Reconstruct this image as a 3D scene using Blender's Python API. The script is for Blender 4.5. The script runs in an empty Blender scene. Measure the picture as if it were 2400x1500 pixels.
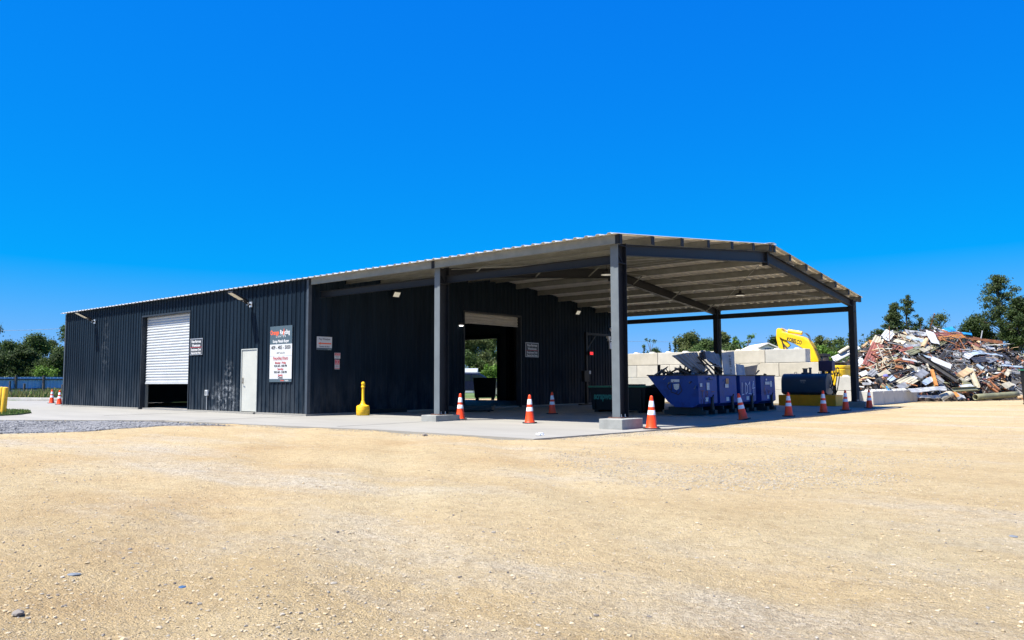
import bpy, bmesh, math, random
import numpy as np
from mathutils import Vector, Matrix, noise
R = math.radians
S = bpy.context.scene
C = S.collection
random.seed(7)

# ------------------------------------------------------------------ tagging and linking
def tag(o, label=None, cat=None, group=None, kind=None):
    if label: o['label'] = label
    if cat: o['category'] = cat
    if group: o['group'] = group
    if kind: o['kind'] = kind
    return o
def empty(name, loc=(0, 0, 0), rz=0.0, label=None, cat=None, group=None):
    o = bpy.data.objects.new(name, None); C.objects.link(o)
    o.location = loc; o.rotation_euler = (0, 0, rz); o.empty_display_size = 0.2
    return tag(o, label, cat, group)
def copy_tree(o, parent=None):
    c = o.copy(); C.objects.link(c)
    if parent is not None:
        c.parent = parent
    for ch in list(o.children):
        copy_tree(ch, c)
    return c

# ------------------------------------------------------------------ mesh builder
class MB:
    def __init__(s): s.v = []; s.f = []; s.m = []; s.mi = 0
    def add(s, vs, fs):
        b = len(s.v); s.v.extend([tuple(p) for p in vs])
        for f in fs:
            s.f.append(tuple(i + b for i in f)); s.m.append(s.mi)
        return s
    def box(s, x0, x1, y0, y1, z0, z1):
        return s.hexa([(x0,y0,z0),(x1,y0,z0),(x1,y1,z0),(x0,y1,z0),(x0,y0,z1),(x1,y0,z1),(x1,y1,z1),(x0,y1,z1)])
    def hexa(s, vs):
        return s.add(vs, [(0,3,2,1),(4,5,6,7),(0,1,5,4),(1,2,6,5),(2,3,7,6),(3,0,4,7)])
    def obox(s, c, u, v, w):            # centre + three half-extent vectors
        c, u, v, w = Vector(c), Vector(u), Vector(v), Vector(w)
        if u.cross(v).dot(w) < 0: w = -w
        return s.hexa([c-u-v-w, c+u-v-w, c+u+v-w, c-u+v-w, c-u-v+w, c+u-v+w, c+u+v+w, c-u+v+w])
    def bar(s, a, b, w, h, up=(0,0,1)):
        a, b = Vector(a), Vector(b); d = b - a; L = d.length
        if L < 1e-6: return s
        d /= L; up = Vector(up)
        if abs(d.dot(up)) > .98: up = Vector((1, 0, 0))
        sd = d.cross(up).normalized(); u2 = sd.cross(d)
        return s.obox((a+b)/2, d*L/2, sd*w/2, u2*h/2)
    def tube(s, pts, r, n=8, caps=True):
        pts = [Vector(p) for p in pts]; k = len(pts)
        rs = r if isinstance(r, (list, tuple)) else [r]*k
        vs = []; prev = None
        for i, p in enumerate(pts):
            d = (pts[min(i+1, k-1)] - pts[max(i-1, 0)])
            d = d.normalized() if d.length > 1e-9 else Vector((0,0,1))
            if prev is None:
                a = Vector((0,0,1)) if abs(d.z) < .9 else Vector((1,0,0))
                x = d.cross(a).normalized()
            else:
                x = (prev - d*prev.dot(d)).normalized()
            prev = x; y = d.cross(x)
            for j in range(n):
                t = 2*math.pi*j/n
                vs.append(p + (x*math.cos(t) + y*math.sin(t))*rs[i])
        fs = []
        for i in range(k-1):
            for j in range(n):
                j2 = (j+1) % n
                fs.append((i*n+j, i*n+j2, (i+1)*n+j2, (i+1)*n+j))
        if caps:
            fs.append(tuple(range(n-1, -1, -1))); fs.append(tuple((k-1)*n+j for j in range(n)))
        return s.add(vs, fs)
    def lathe(s, prof, c=(0,0,0), n=24, cap=True, lean=(0,0)):
        vs = []
        for r, z in prof:
            for j in range(n):
                t = 2*math.pi*j/n
                vs.append((c[0]+lean[0]*z+r*math.cos(t), c[1]+lean[1]*z+r*math.sin(t), c[2]+z))
        fs = []
        k = len(prof)
        for i in range(k-1):
            for j in range(n):
                j2 = (j+1) % n
                fs.append((i*n+j, i*n+j2, (i+1)*n+j2, (i+1)*n+j))
        if cap:
            fs.append(tuple(range(n-1, -1, -1))); fs.append(tuple((k-1)*n+j for j in range(n)))
        return s.add(vs, fs)
    def prism(s, poly, ext, tr):        # poly: 2D points, ext=(a,b), tr(u,v,w)->3D
        n = len(poly)
        vs = [tr(u, v, ext[0]) for u, v in poly] + [tr(u, v, ext[1]) for u, v in poly]
        fs = [tuple(range(n-1, -1, -1)), tuple(range(n, 2*n))]
        for i in range(n):
            j = (i+1) % n
            fs.append((i, j, n+j, n+i))
        return s.add(vs, fs)
    def build(s, name, mat, parent=None, bevel=0, smooth=False, loc=None, fix=True, seg=2):
        me = bpy.data.meshes.new(name); me.from_pydata(s.v, [], s.f)
        mats = mat if isinstance(mat, (list, tuple)) else [mat]
        for m in mats: me.materials.append(m)
        if len(mats) > 1: me.polygons.foreach_set('material_index', s.m)
        if fix and len(s.f) < 60000:
            bm = bmesh.new(); bm.from_mesh(me); bmesh.ops.recalc_face_normals(bm, faces=bm.faces)
            bm.to_mesh(me); bm.free()
        if smooth:
            me.polygons.foreach_set('use_smooth', [True]*len(me.polygons))
            try: me.set_sharp_from_angle(angle=R(40))
            except Exception: pass
        me.update()
        o = bpy.data.objects.new(name, me); C.objects.link(o)
        if parent is not None: o.parent = parent
        if loc is not None: o.location = loc
        if bevel:
            b = o.modifiers.new('bevel', 'BEVEL'); b.width = bevel; b.segments = seg
            b.limit_method = 'ANGLE'; b.angle_limit = R(35); b.harden_normals = False
        return o

def text_mesh(txt, size, bold=0.0, align='CENTER', sx=1.0, space=1.0):
    cu = bpy.data.curves.new('t', 'FONT'); cu.body = txt; cu.size = size; cu.align_x = align
    cu.offset = bold*size; cu.space_character = space; cu.resolution_u = 3
    o = bpy.data.objects.new('t', cu); C.objects.link(o)
    dg = bpy.context.evaluated_depsgraph_get()
    me = bpy.data.meshes.new_from_object(o.evaluated_get(dg))
    vs = [(v.co.x*sx, v.co.y) for v in me.vertices]; fs = [tuple(p.vertices) for p in me.polygons]
    bpy.data.objects.remove(o); bpy.data.curves.remove(cu); bpy.data.meshes.remove(me)
    return vs, fs
def put_text(mb, txt, size, org, ux, uy, **kw):     # org: 3D point of the baseline anchor, ux/uy unit vectors
    vs, fs = text_mesh(txt, size, **kw)
    org, ux, uy = Vector(org), Vector(ux), Vector(uy)
    mb.add([org + ux*a + uy*b for a, b in vs], fs)
    return mb

# ------------------------------------------------------------------ materials
_M = {}
def nod(nt, t, **kw):
    n = nt.nodes.new(t)
    for k, v in kw.items(): setattr(n, k, v)
    return n
def mat(name, col, rough=.6, metal=0.0, var=.12, vscale=3.0, bump=0.0, bscale=40.0, hue2=None, spec=.5, island=0.0,
        trans=0.0, emit=None, coat=0.0, stretch=None, patch=.35):
    if name in _M: return _M[name]
    m = bpy.data.materials.new(name); m.use_nodes = True; nt = m.node_tree; nt.nodes.clear()
    out = nod(nt, 'ShaderNodeOutputMaterial'); b = nod(nt, 'ShaderNodeBsdfPrincipled')
    b.inputs['Roughness'].default_value = rough; b.inputs['Metallic'].default_value = metal
    b.inputs['Specular IOR Level'].default_value = spec
    b.inputs['Coat Weight'].default_value = coat
    tc = nod(nt, 'ShaderNodeTexCoord'); vec = tc.outputs['Object']
    if stretch:
        mp = nod(nt, 'ShaderNodeMapping'); mp.inputs['Scale'].default_value = stretch
        nt.links.new(vec, mp.inputs['Vector']); vec = mp.outputs['Vector']
    c4 = (*col, 1)
    h2 = (*(hue2 if hue2 else [min(1, c*(1+var)) for c in col]), 1)
    lo = tuple(c*(1-var) for c in col) + (1,)
    nz = nod(nt, 'ShaderNodeTexNoise'); nz.inputs['Scale'].default_value = vscale; nz.inputs['Detail'].default_value = 6
    nz.inputs['Roughness'].default_value = .65
    nt.links.new(vec, nz.inputs['Vector'])
    rp = nod(nt, 'ShaderNodeValToRGB'); e = rp.color_ramp.elements
    e[0].position = .5-patch*.6; e[0].color = lo; e[1].position = .5+patch*.6; e[1].color = h2
    k = rp.color_ramp.elements.new(.5); k.color = c4
    nt.links.new(nz.outputs['Fac'], rp.inputs['Fac'])
    colout = rp.outputs['Color']
    if island:
        g = nod(nt, 'ShaderNodeNewGeometry'); mx = nod(nt, 'ShaderNodeMath', operation='MULTIPLY_ADD')
        mx.inputs[1].default_value = 2*island; mx.inputs[2].default_value = 1-island
        nt.links.new(g.outputs['Random Per Island'], mx.inputs[0])
        hs = nod(nt, 'ShaderNodeHueSaturation'); nt.links.new(colout, hs.inputs['Color']); nt.links.new(mx.outputs[0], hs.inputs['Value'])
        colout = hs.outputs['Color']
    nt.links.new(colout, b.inputs['Base Color'])
    rr = nod(nt, 'ShaderNodeMapRange'); rr.inputs['To Min'].default_value = max(.03, rough-.1); rr.inputs['To Max'].default_value = min(1, rough+.1)
    nt.links.new(nz.outputs['Fac'], rr.inputs['Value']); nt.links.new(rr.outputs[0], b.inputs['Roughness'])
    if bump:
        n2 = nod(nt, 'ShaderNodeTexNoise'); n2.inputs['Scale'].default_value = bscale; n2.inputs['Detail'].default_value = 5
        nt.links.new(vec, n2.inputs['Vector'])
        bp = nod(nt, 'ShaderNodeBump'); bp.inputs['Strength'].default_value = bump; bp.inputs['Distance'].default_value = .01
        nt.links.new(n2.outputs['Fac'], bp.inputs['Height']); nt.links.new(bp.outputs['Normal'], b.inputs['Normal'])
    if emit:
        b.inputs['Emission Color'].default_value = (*emit[0], 1); b.inputs['Emission Strength'].default_value = emit[1]
    if trans:
        t = nod(nt, 'ShaderNodeBsdfTranslucent'); nt.links.new(colout, t.inputs['Color'])
        ms = nod(nt, 'ShaderNodeMixShader'); ms.inputs['Fac'].default_value = trans
        nt.links.new(b.outputs[0], ms.inputs[1]); nt.links.new(t.outputs[0], ms.inputs[2]); nt.links.new(ms.outputs[0], out.inputs['Surface'])
    else:
        nt.links.new(b.outputs[0], out.inputs['Surface'])
    _M[name] = m
    return m

# ------------------------------------------------------------------ camera (fitted to the frame of the shed)
F_PX = 1856.08; CAM = Vector((9.413, -14.738, 1.027)); YAW, PIT, ROL = R(130.002), R(4.463), R(-0.229)
_d = Vector((math.cos(YAW)*math.cos(PIT), math.sin(YAW)*math.cos(PIT), math.sin(PIT)))
_r = Vector((math.sin(YAW), -math.cos(YAW), 0)); _u = _r.cross(_d)
_r2 = _r*math.cos(ROL) + _u*math.sin(ROL); _u2 = _u*math.cos(ROL) - _r*math.sin(ROL)
cam = bpy.data.cameras.new('camera'); cam.sensor_width = 36; cam.lens = F_PX/2400*36; cam.clip_end = 3000; cam.clip_start = .05
co = bpy.data.objects.new('camera', cam); C.objects.link(co)
M3 = Matrix((_r2, _u2, -_d)).transposed()
co.matrix_world = Matrix.Translation(CAM) @ M3.to_4x4()
S.camera = co
def ray(x, y): return _d*F_PX + _r2*(x-1200) - _u2*(y-750)
def atz(x, y, z=0.0): v = ray(x, y); return CAM + v*((z-CAM.z)/v.z)
def aty(x, y, Y): v = ray(x, y); return CAM + v*((Y-CAM.y)/v.y)
def atx(x, y, X): v = ray(x, y); return CAM + v*((X-CAM.x)/v.x)
def atd(x, y, D): v = ray(x, y); return CAM + v*(D/v.dot(_d))
RIGHT = Vector((_r.x, _r.y, 0)).normalized(); FWD = Vector((math.cos(YAW), math.sin(YAW), 0))

# ------------------------------------------------------------------ world and sun
w = bpy.data.worlds.new('World'); S.world = w; w.use_nodes = True
nt = w.node_tree; nt.nodes.clear()
SUN = Vector((-.21, -.5, 1.0)).normalized()
el = math.asin(SUN.z); az = math.atan2(SUN.x, SUN.y)
sky = nod(nt, 'ShaderNodeTexSky'); sky.sky_type = 'NISHITA'; sky.sun_disc = False
sky.sun_elevation = el; sky.sun_rotation = az
sky.air_density = 1.0; sky.dust_density = .1; sky.ozone_density = 3.0; sky.altitude = 0
# colour grade of the sky texture: deep saturated blue that pales only near the horizon
sp_ = nod(nt, 'ShaderNodeSeparateColor'); cb_ = nod(nt, 'ShaderNodeCombineColor'); nt.links.new(sky.outputs[0], sp_.inputs[0])
def chain(src, ops):
    for op, v in ops:
        n = nod(nt, 'ShaderNodeMath', operation=op); nt.links.new(src, n.inputs[0]); n.inputs[1].default_value = v; src = n.outputs[0]
    return src
nt.links.new(chain(sp_.outputs[0], (('SUBTRACT', 3.0), ('MULTIPLY', .54), ('MAXIMUM', .015))), cb_.inputs[0])
nt.links.new(chain(sp_.outputs[1], (('POWER', .7), ('MULTIPLY', .95))), cb_.inputs[1])
nt.links.new(chain(sp_.outputs[2], (('POWER', .22), ('MULTIPLY', 4.8))), cb_.inputs[2])
bg = nod(nt, 'ShaderNodeBackground'); bg.inputs['Strength'].default_value = .06
wo = nod(nt, 'ShaderNodeOutputWorld')
nt.links.new(cb_.outputs[0], bg.inputs['Color']); nt.links.new(bg.outputs[0], wo.inputs['Surface'])
sl = bpy.data.lights.new('sun', 'SUN'); sl.energy = 5.0; sl.angle = R(.53); sl.color = (1.0, .95, .86)
so = bpy.data.objects.new('sun', sl); C.objects.link(so); so.rotation_euler = SUN.to_track_quat('Z', 'Y').to_euler()
vs_ = S.view_settings; vs_.view_transform = 'Standard'; vs_.look = 'None'; vs_.exposure = 1.2; vs_.gamma = 1.0; vs_.use_curve_mapping = False
S.cycles.max_bounces = 8
# ================================================================== GROUND
def smooth(a, b, x):
    t = max(0, min(1, (x-a)/(b-a))); return t*t*(3-2*t)
def axis(lo, hi, step, flo, fhi):
    a = [lo]; x = lo; st = step
    v = list(np.arange(flo, fhi+1e-6, step))
    L = []; s2 = step; x = flo
    while x > lo: s2 *= 1.13; x -= s2; L.append(max(x, lo))
    Rr = []; s2 = step; x = fhi
    while x < hi: s2 *= 1.13; x += s2; Rr.append(min(x, hi))
    return L[::-1] + v + Rr
SLAB = [(.45,-3.45),(.80,-.4),(.95,3.0),(1.15,8.0),(1.22,17.9),(-29.0,18.1),(-31.0,6.0),(-41,4.2),(-46.5,2.75),(-62,-3),(-62,-24),(-34,-20.5),(-16.5,-6.75),(-12.2,-4.0),(-8.5,-3.75),(-4.0,-3.3)]
def in_poly(x, y, P):
    c = False; j = len(P)-1
    for i in range(len(P)):
        if (P[i][1] > y) != (P[j][1] > y) and x < (P[j][0]-P[i][0])*(y-P[i][1])/(P[j][1]-P[i][1])+P[i][0]: c = not c
        j = i
    return c
def ground_z(x, y):
    n = noise.noise(Vector((x*.35, y*.35, 1.7)))*.016 + noise.noise(Vector((x*1.3, y*1.3, 4.2)))*.010 + noise.noise(Vector((x*4.5, y*4.5, 8.)))*.007
    z = -.026 + n
    # tyre tracks sweeping across the lot
    for (a, b, c0, wd) in ((.62, .78, 3.0, .35), (.62, .78, 4.9, .35), (.55, .83, 7.2, .4)):
        q = (a*x + b*y + c0 + .5*math.sin(x*.22))
        z -= .022*math.exp(-(q/wd)**2) - .012*math.exp(-((abs(q)-wd*1.5)/.2)**2)
    if in_poly(x, y, SLAB): z = min(z, -.05) - .08
    return z
X = axis(-420, 420, .11, -7, 11.5); Y = axis(-420, 420, .11, -14.5, 2)
nx, ny = len(X), len(Y)
vs = [(x, y, ground_z(x, y)) for y in Y for x in X]
fs = [(j*nx+i, j*nx+i+1, (j+1)*nx+i+1, (j+1)*nx+i) for j in range(ny-1) for i in range(nx-1)]
def gravel_material():
    m = bpy.data.materials.new('sandy_gravel'); m.use_nodes = True; nt = m.node_tree; nt.nodes.clear(); L = nt.links.new
    out = nod(nt, 'ShaderNodeOutputMaterial'); b = nod(nt, 'ShaderNodeBsdfPrincipled'); b.inputs['Roughness'].default_value = .95
    b.inputs['Specular IOR Level'].default_value = .15
    tc = nod(nt, 'ShaderNodeTexCoord'); P = tc.outputs['Object']
    def noi(sc, det=5, rg=.6, vec=P):
        n = nod(nt, 'ShaderNodeTexNoise'); n.inputs['Scale'].default_value = sc; n.inputs['Detail'].default_value = det
        n.inputs['Roughness'].default_value = rg; L(vec, n.inputs['Vector']); return n.outputs['Fac']
    def vor(sc, feat='F1'):
        n = nod(nt, 'ShaderNodeTexVoronoi'); n.inputs['Scale'].default_value = sc; n.feature = feat; L(P, n.inputs['Vector']); return n
    def ramp(f, stops):
        r = nod(nt, 'ShaderNodeValToRGB'); e = r.color_ramp.elements
        e[0].position, e[0].color = stops[0][0], (*stops[0][1], 1); e[1].position, e[1].color = stops[-1][0], (*stops[-1][1], 1)
        for p, c in stops[1:-1]:
            k = e.new(p); k.color = (*c, 1)
        L(f, r.inputs['Fac']); return r.outputs['Color']
    def mix(f, a, c, mode='MIX'):
        n = nod(nt, 'ShaderNodeMix', data_type='RGBA', blend_type=mode)
        if isinstance(f, float): n.inputs[0].default_value = f
        else: L(f, n.inputs[0])
        for s, v in ((6, a), (7, c)):
            if isinstance(v, tuple): n.inputs[s].default_value = (*v, 1)
            else: L(v, n.inputs[s])
        return n.outputs[2]
    def math_(op, a, c=None):
        n = nod(nt, 'ShaderNodeMath', operation=op); n.use_clamp = True
        for i, v in ((0, a), (1, c)):
            if v is None: continue
            if isinstance(v, (int, float)): n.inputs[i].default_value = v
            else: L(v, n.inputs[i])
        return n.outputs[0]
    base = ramp(noi(.28, 7, .62), [(.30, (.43, .305, .158)), (.44, (.468, .357, .20)), (.56, (.488, .385, .226)), (.70, (.50, .415, .262))])
    # pale grey gravel lying in patches
    mp = nod(nt, 'ShaderNodeMapping'); mp.inputs['Rotation'].default_value = (0, 0, R(-40)); mp.inputs['Scale'].default_value = (.35, 1.0, 1); L(P, mp.inputs['Vector'])
    pf = ramp(noi(.42, 8, .7, mp.outputs['Vector']), [(.50, (0,0,0)), (.66, (1,1,1))])
    grav = ramp(vor(46).outputs['Color'], [(.1, (.25, .235, .21)), (.5, (.47, .43, .36)), (.9, (.64, .59, .50))])
    mp2 = nod(nt, 'ShaderNodeMapping'); mp2.inputs['Rotation'].default_value = (0, 0, R(-38)); mp2.inputs['Scale'].default_value = (.09, 1.3, 1); L(P, mp2.inputs['Vector'])
    lane = ramp(noi(.8, 4, .55, mp2.outputs['Vector']), [(.36, (.95,.935,.91)), (.5, (1,1,1)), (.62, (1.03,1.035,1.05))])   # wheel-worn lanes across the lot
    base = mix(1.0, base, lane, 'MULTIPLY')
    c1 = mix(math_('MULTIPLY', pf, .7), base, grav)
    # single stones in the dirt at three sizes
    for sc, thr, amt in ((19, .20, .55), (55, .26, .5), (120, .30, .45)):
        v = vor(sc); cell = v.outputs['Color']; sep = nod(nt, 'ShaderNodeSeparateColor'); L(cell, sep.inputs[0])
        keep = math_('LESS_THAN', sep.outputs[0], thr*1.5)
        near = math_('LESS_THAN', v.outputs['Distance'], thr*1.15)
        tone = ramp(sep.outputs[1], [(0, (.16, .14, .12)), (.3, (.34, .29, .22)), (.65, (.55, .48, .37)), (1, (.70, .64, .53))])
        c1 = mix(math_('MULTIPLY', math_('MULTIPLY', keep, near), amt), c1, tone)
    fine = ramp(noi(150, 3, .7), [(.3, (.66,.64,.6)), (.7, (1.2,1.2,1.2))])
    c1 = mix(.8, c1, fine, 'MULTIPLY')
    mot = ramp(noi(7, 6, .8), [(.34, (.80,.78,.75)), (.5, (1,1,1)), (.68, (1.14,1.14,1.13))]); c1 = mix(.85, c1, mot, 'MULTIPLY')
    L(c1, b.inputs['Base Color'])
    h1 = vor(24).outputs['Distance']; h2 = vor(95).outputs['Distance']; h3 = noi(60, 6, .7)
    hh = math_('MULTIPLY', math_('SUBTRACT', 1.0, h1), .5)
    nn = nod(nt, 'ShaderNodeMath', operation='ADD'); L(hh, nn.inputs[0]); L(math_('MULTIPLY', math_('SUBTRACT', 1.0, h2), .35), nn.inputs[1])
    n3 = nod(nt, 'ShaderNodeMath', operation='ADD'); L(nn.outputs[0], n3.inputs[0]); L(h3, n3.inputs[1])
    h4 = noi(9, 8, .75); n5 = nod(nt, 'ShaderNodeMath', operation='MULTIPLY_ADD'); L(h4, n5.inputs[0]); n5.inputs[1].default_value = 1.6; L(n3.outputs[0], n5.inputs[2]); n3 = n5
    bp = nod(nt, 'ShaderNodeBump'); bp.inputs['Strength'].default_value = 1.0; bp.inputs['Distance'].default_value = .026
    L(n3.outputs[0], bp.inputs['Height']); L(bp.outputs['Normal'], b.inputs['Normal'])
    L(b.outputs[0], out.inputs['Surface'])
    return m
mg = MB(); mg.v = vs; mg.f = fs; mg.m = [0]*len(fs)
tag(mg.build('ground', gravel_material(), fix=False, smooth=False), kind='structure')
bpy.data.objects['ground'].data.polygons.foreach_set('use_smooth', [True]*len(fs))

CONC = mat('apron_concrete', (.245,.236,.212), .85, var=.17, vscale=.8, bump=.25, bscale=60, patch=.5, stretch=(.35,1.6,1))
def sheet(name, P, z, th, m):
    mb = MB(); mb.prism(P, (z-th, z), lambda u, v, ww: (u, v, ww)); return mb.build(name, m)
tag(sheet('concrete_apron', SLAB, 0.0, .2, CONC), kind='structure')
# broom lines / joints in the slab are real saw cuts: thin dark strips 4 mm proud of nothing, laid as their own sheet
mj = MB(); JN = mat('joint_filler', (.2, .19, .175), .9)
for xj in (-5.7, -11.3, -17):
    mj.box(xj-.008, xj+.008, -3.1 if xj > -9 else -3.6, 17.2 if xj > -11 else -.05, .0005, .004)
mj.box(-11.1, .8, 5.75, 5.766, .0005, .004); mj.box(-11.1, .8, 11.5, 11.516, .0005, .004)
tag(mj.build('pavement_joints', JN), kind='structure')
# hall floor
HF = mat('hall_floor', (.22, .215, .205), .7, var=.2, vscale=1.2)
mb = MB(); mb.box(-29.85, -11.3, .06, 17.3, .0, .055); tag(mb.build('floor', HF), kind='structure')

# dark crushed stone along the left part of the apron
def blob(P, n=5, amp=.25, seed=0):
    out = []
    for i in range(len(P)):
        a, b = Vector(P[i]), Vector(P[(i+1) % len(P)])
        for k in range(n):
            p = a.lerp(b, k/n); q = noise.noise_vector(Vector((p.x*.9, p.y*.9, seed)))
            out.append((p.x+q.x*amp, p.y+q.y*amp))
    return out
GP = [(-16.6,-6.95),(-12.3,-4.25),(-9.4,-3.95),(-8.3,-4.2),(-9.9,-5.2),(-9.2,-7.3),(-9.8,-9.5),(-13,-12),(-22,-13.5)]
GP2 = blob(GP, 10, .35, 3.)
bm = bmesh.new(); fv = [bm.verts.new((x, y, 0)) for x, y in GP2]; bm.faces.new(fv)
bmesh.ops.triangulate(bm, faces=bm.faces[:])
for _ in range(3): bmesh.ops.subdivide_edges(bm, edges=[e for e in bm.edges if e.calc_length() > .6], cuts=1)
for v in bm.verts: v.co.z = ground_z(v.co.x, v.co.y)+(.004 if v.is_boundary else .016) if not in_poly(v.co.x, v.co.y, SLAB) else -.004
me = bpy.data.meshes.new('gravel_strip'); bm.to_mesh(me); bm.free()
DKG = mat('dark_crushed_stone', (.155,.156,.163), .9, var=.6, vscale=22, bump=1.0, bscale=30, hue2=(.26,.258,.26), patch=.3)
me.materials.append(DKG); o = bpy.data.objects.new('gravel_strip', me); C.objects.link(o); tag(o, kind='structure')

# loose stones: one uncountable litter per colour family
def stones(name, pts, cols, label, wts=None):
    wts = wts or [1]*len(cols)
    mb = MB(); t = (1+5**.5)/2
    ico = [Vector(p).normalized() for p in [(-1,t,0),(1,t,0),(-1,-t,0),(1,-t,0),(0,-1,t),(0,1,t),(0,-1,-t),(0,1,-t),(t,0,-1),(t,0,1),(-t,0,-1),(-t,0,1)]]
    icf = [(0,11,5),(0,5,1),(0,1,7),(0,7,10),(0,10,11),(1,5,9),(5,11,4),(11,10,2),(10,7,6),(7,1,8),(3,9,4),(3,4,2),(3,2,6),(3,6,8),(3,8,9),(4,9,5),(2,4,11),(6,2,10),(8,6,7),(9,8,1)]
    for x, y, r, z0 in pts:
        q = Matrix.Rotation(random.uniform(0, 6.28), 3, 'Z'); sx, sy, sz = r*random.uniform(.7, 1.4), r*random.uniform(.6, 1.1), r*random.uniform(.35, .75)
        mb.mi = random.choices(range(len(cols)), wts)[0]
        mb.add([Vector((x, y, z0+sz*.35)) + q @ Vector((p.x*sx*random.uniform(.75,1.2), p.y*sy*random.uniform(.75,1.2), p.z*sz*random.uniform(.75,1.2))) for p in ico], icf)
    o = mb.build(name, cols, fix=False)
    return tag(o, label, 'stones', kind='stuff')
ST = [mat('pebble_tan', (.36,.285,.175), .95, island=.18), mat('pebble_pale', (.40,.335,.235), .95, island=.15), mat('pebble_grey', (.28,.255,.21), .95, island=.25), mat('pebble_dark', (.14,.125,.11), .9, island=.3)]
pts = []
rnd = random.Random(11)
while len(pts) < 20000:
    D = 2.6 + 16*rnd.random()**1.4; L_ = rnd.uniform(-.72, .72)*D
    p = CAM + FWD*D + RIGHT*L_
    if in_poly(p.x, p.y, SLAB): continue
    dens = noise.noise(Vector((p.x*.5, p.y*.5, 9.)))+.5*noise.noise(Vector((p.x*1.7, p.y*1.7, 2.)))
    if rnd.random() > .45+dens*1.0+(.5 if L_ < -.1*D and D < 5.5 else 0): continue
    r = .0035+.009*rnd.random()**3.2
    if rnd.random() < .008: r = rnd.uniform(.012, .019)
    pts.append((p.x, p.y, r, ground_z(p.x, p.y)))
stones('loose_stones', pts, ST, 'loose tan and grey stones scattered over the sandy lot', (60,26,12,3))
pts = []
while len(pts) < 9000:
    x = rnd.uniform(-20, -8.2); y = rnd.uniform(-12, -3.9)
    if not in_poly(x, y, GP2) or in_poly(x, y, SLAB): continue
    pts.append((x, y, rnd.uniform(.009, .028)*(1.6 if rnd.random() < .05 else 1), ground_z(x, y)+.012))
DG = [mat('crushed_dark', (.11,.113,.12), .9, island=.3), mat('crushed_mid', (.19,.192,.197), .9, island=.3), mat('crushed_pale', (.22,.218,.215), .9, island=.2)]
stones('crushed_stone', pts, DG, 'dark grey crushed stone along the left edge of the concrete apron')
# grey gravel patches in the right half of the lot and along the slab edge
pts = []
while len(pts) < 15000:
    if rnd.random() < .55:
        a_ = rnd.uniform(0, 6.28); q_ = rnd.random()**.6; c = atz(1760+520*q_*math.cos(a_), 1095+62*q_*math.sin(a_), -.05)
    else:
        k = rnd.random(); e = [(-8.5,-3.9),(-4.0,-3.45),(.45,-3.6),(.95,-.4),(1.12,3.0),(1.32,8.0),(1.45,17.9)]
        i = rnd.randrange(6); c = Vector((*e[i], 0)).lerp(Vector((*e[i+1], 0)), k) + Vector((rnd.gauss(.12, .2), rnd.gauss(-.12, .2), 0))
    if in_poly(c.x, c.y, SLAB): continue
    if noise.noise(Vector((c.x*.6, c.y*.6, 5.))) + rnd.uniform(-.25, .25) < -.05: continue
    pts.append((c.x, c.y, rnd.uniform(.004, .013), ground_z(c.x, c.y)))
stones('pale_gravel', pts, [ST[0], ST[2], mat('pebble_bluegrey', (.29,.27,.225), .9, island=.25), ST[0]], 'pale grey gravel lying in patches right of the apron')

# a few single stones and shards one can point at
def rock(name, label, cat, px, py, r, m, flat=.5, seed=1):
    p = atz(px, py, -.03); p.z = ground_z(p.x, p.y)
    bm = bmesh.new(); bmesh.ops.create_icosphere(bm, subdivisions=2, radius=1)
    for v in bm.verts:
        q = 1+.35*noise.noise(v.co*1.6+Vector((seed*3.1, 0, 0))); v.co = Vector((v.co.x*r*1.3*q, v.co.y*r*q, v.co.z*r*flat*q))
    me = bpy.data.meshes.new(name); bm.to_mesh(me); bm.free(); me.materials.append(m)
    o = bpy.data.objects.new(name, me); C.objects.link(o); o.location = (p.x, p.y, p.z+r*flat*.35); o.rotation_euler = (0, 0, seed*1.3)
    return tag(o, label, cat)
BLU = mat('blue_shard', (.03,.085,.18), .7, var=.3); BGS = mat('slate_stone', (.13,.15,.175), .95, var=.3)
rock('plastic_shard', 'small dark blue shard lying flat on the sandy lot', 'debris', 427, 1366, .020, BLU, .22, 2)
rock('flat_stone', 'flat bluish grey stone bedded in the sandy lot, lower left', 'stone', 172, 1349, .03, BGS, .18, 5)
rock('dark_stone', 'small dark brown stone by itself left of the blue shard', 'stone', 305, 1283, .012, ST[3], .7, 3)
rock('dark_stone', 'dark stone with a jagged top near the lower left corner', 'stone', 42, 1444, .028, ST[3], .6, 7)
rock('flat_stone', 'flat grey stone near the right edge of the lot', 'stone', 2376, 1261, .028, BGS, .2, 4)
rock('dark_stone', 'dark brown stone on the gravel below the middle footing', 'stone', 996, 1023, .05, ST[3], .8, 9)

# grass beyond the pavement: left verge, island by the bollards, bank on the right
GR = mat('turf', (.075, .13, .03), .95, var=.45, vscale=1.4, bump=.8, bscale=50, hue2=(.16,.17,.05))
def patch_sheet(name, P, zf, m, cell=1.5):
    xs = [p[0] for p in P]; ys = [p[1] for p in P]
    mb = MB(); nx = int((max(xs)-min(xs))/cell)+2; ny = int((max(ys)-min(ys))/cell)+2; idx = {}
    for j in range(ny):
        for i in range(nx):
            x = min(xs)+i*cell; y = min(ys)+j*cell; idx[i, j] = len(mb.v); mb.v.append((x, y, zf(x, y)))
    for j in range(ny-1):
        for i in range(nx-1):
            if in_poly(min(xs)+(i+.5)*cell, min(ys)+(j+.5)*cell, P):
                mb.f.append((idx[i,j], idx[i+1,j], idx[i+1,j+1], idx[i,j+1])); mb.m.append(0)
    o = mb.build(name, m, fix=False, smooth=True); return tag(o, kind='structure')
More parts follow.
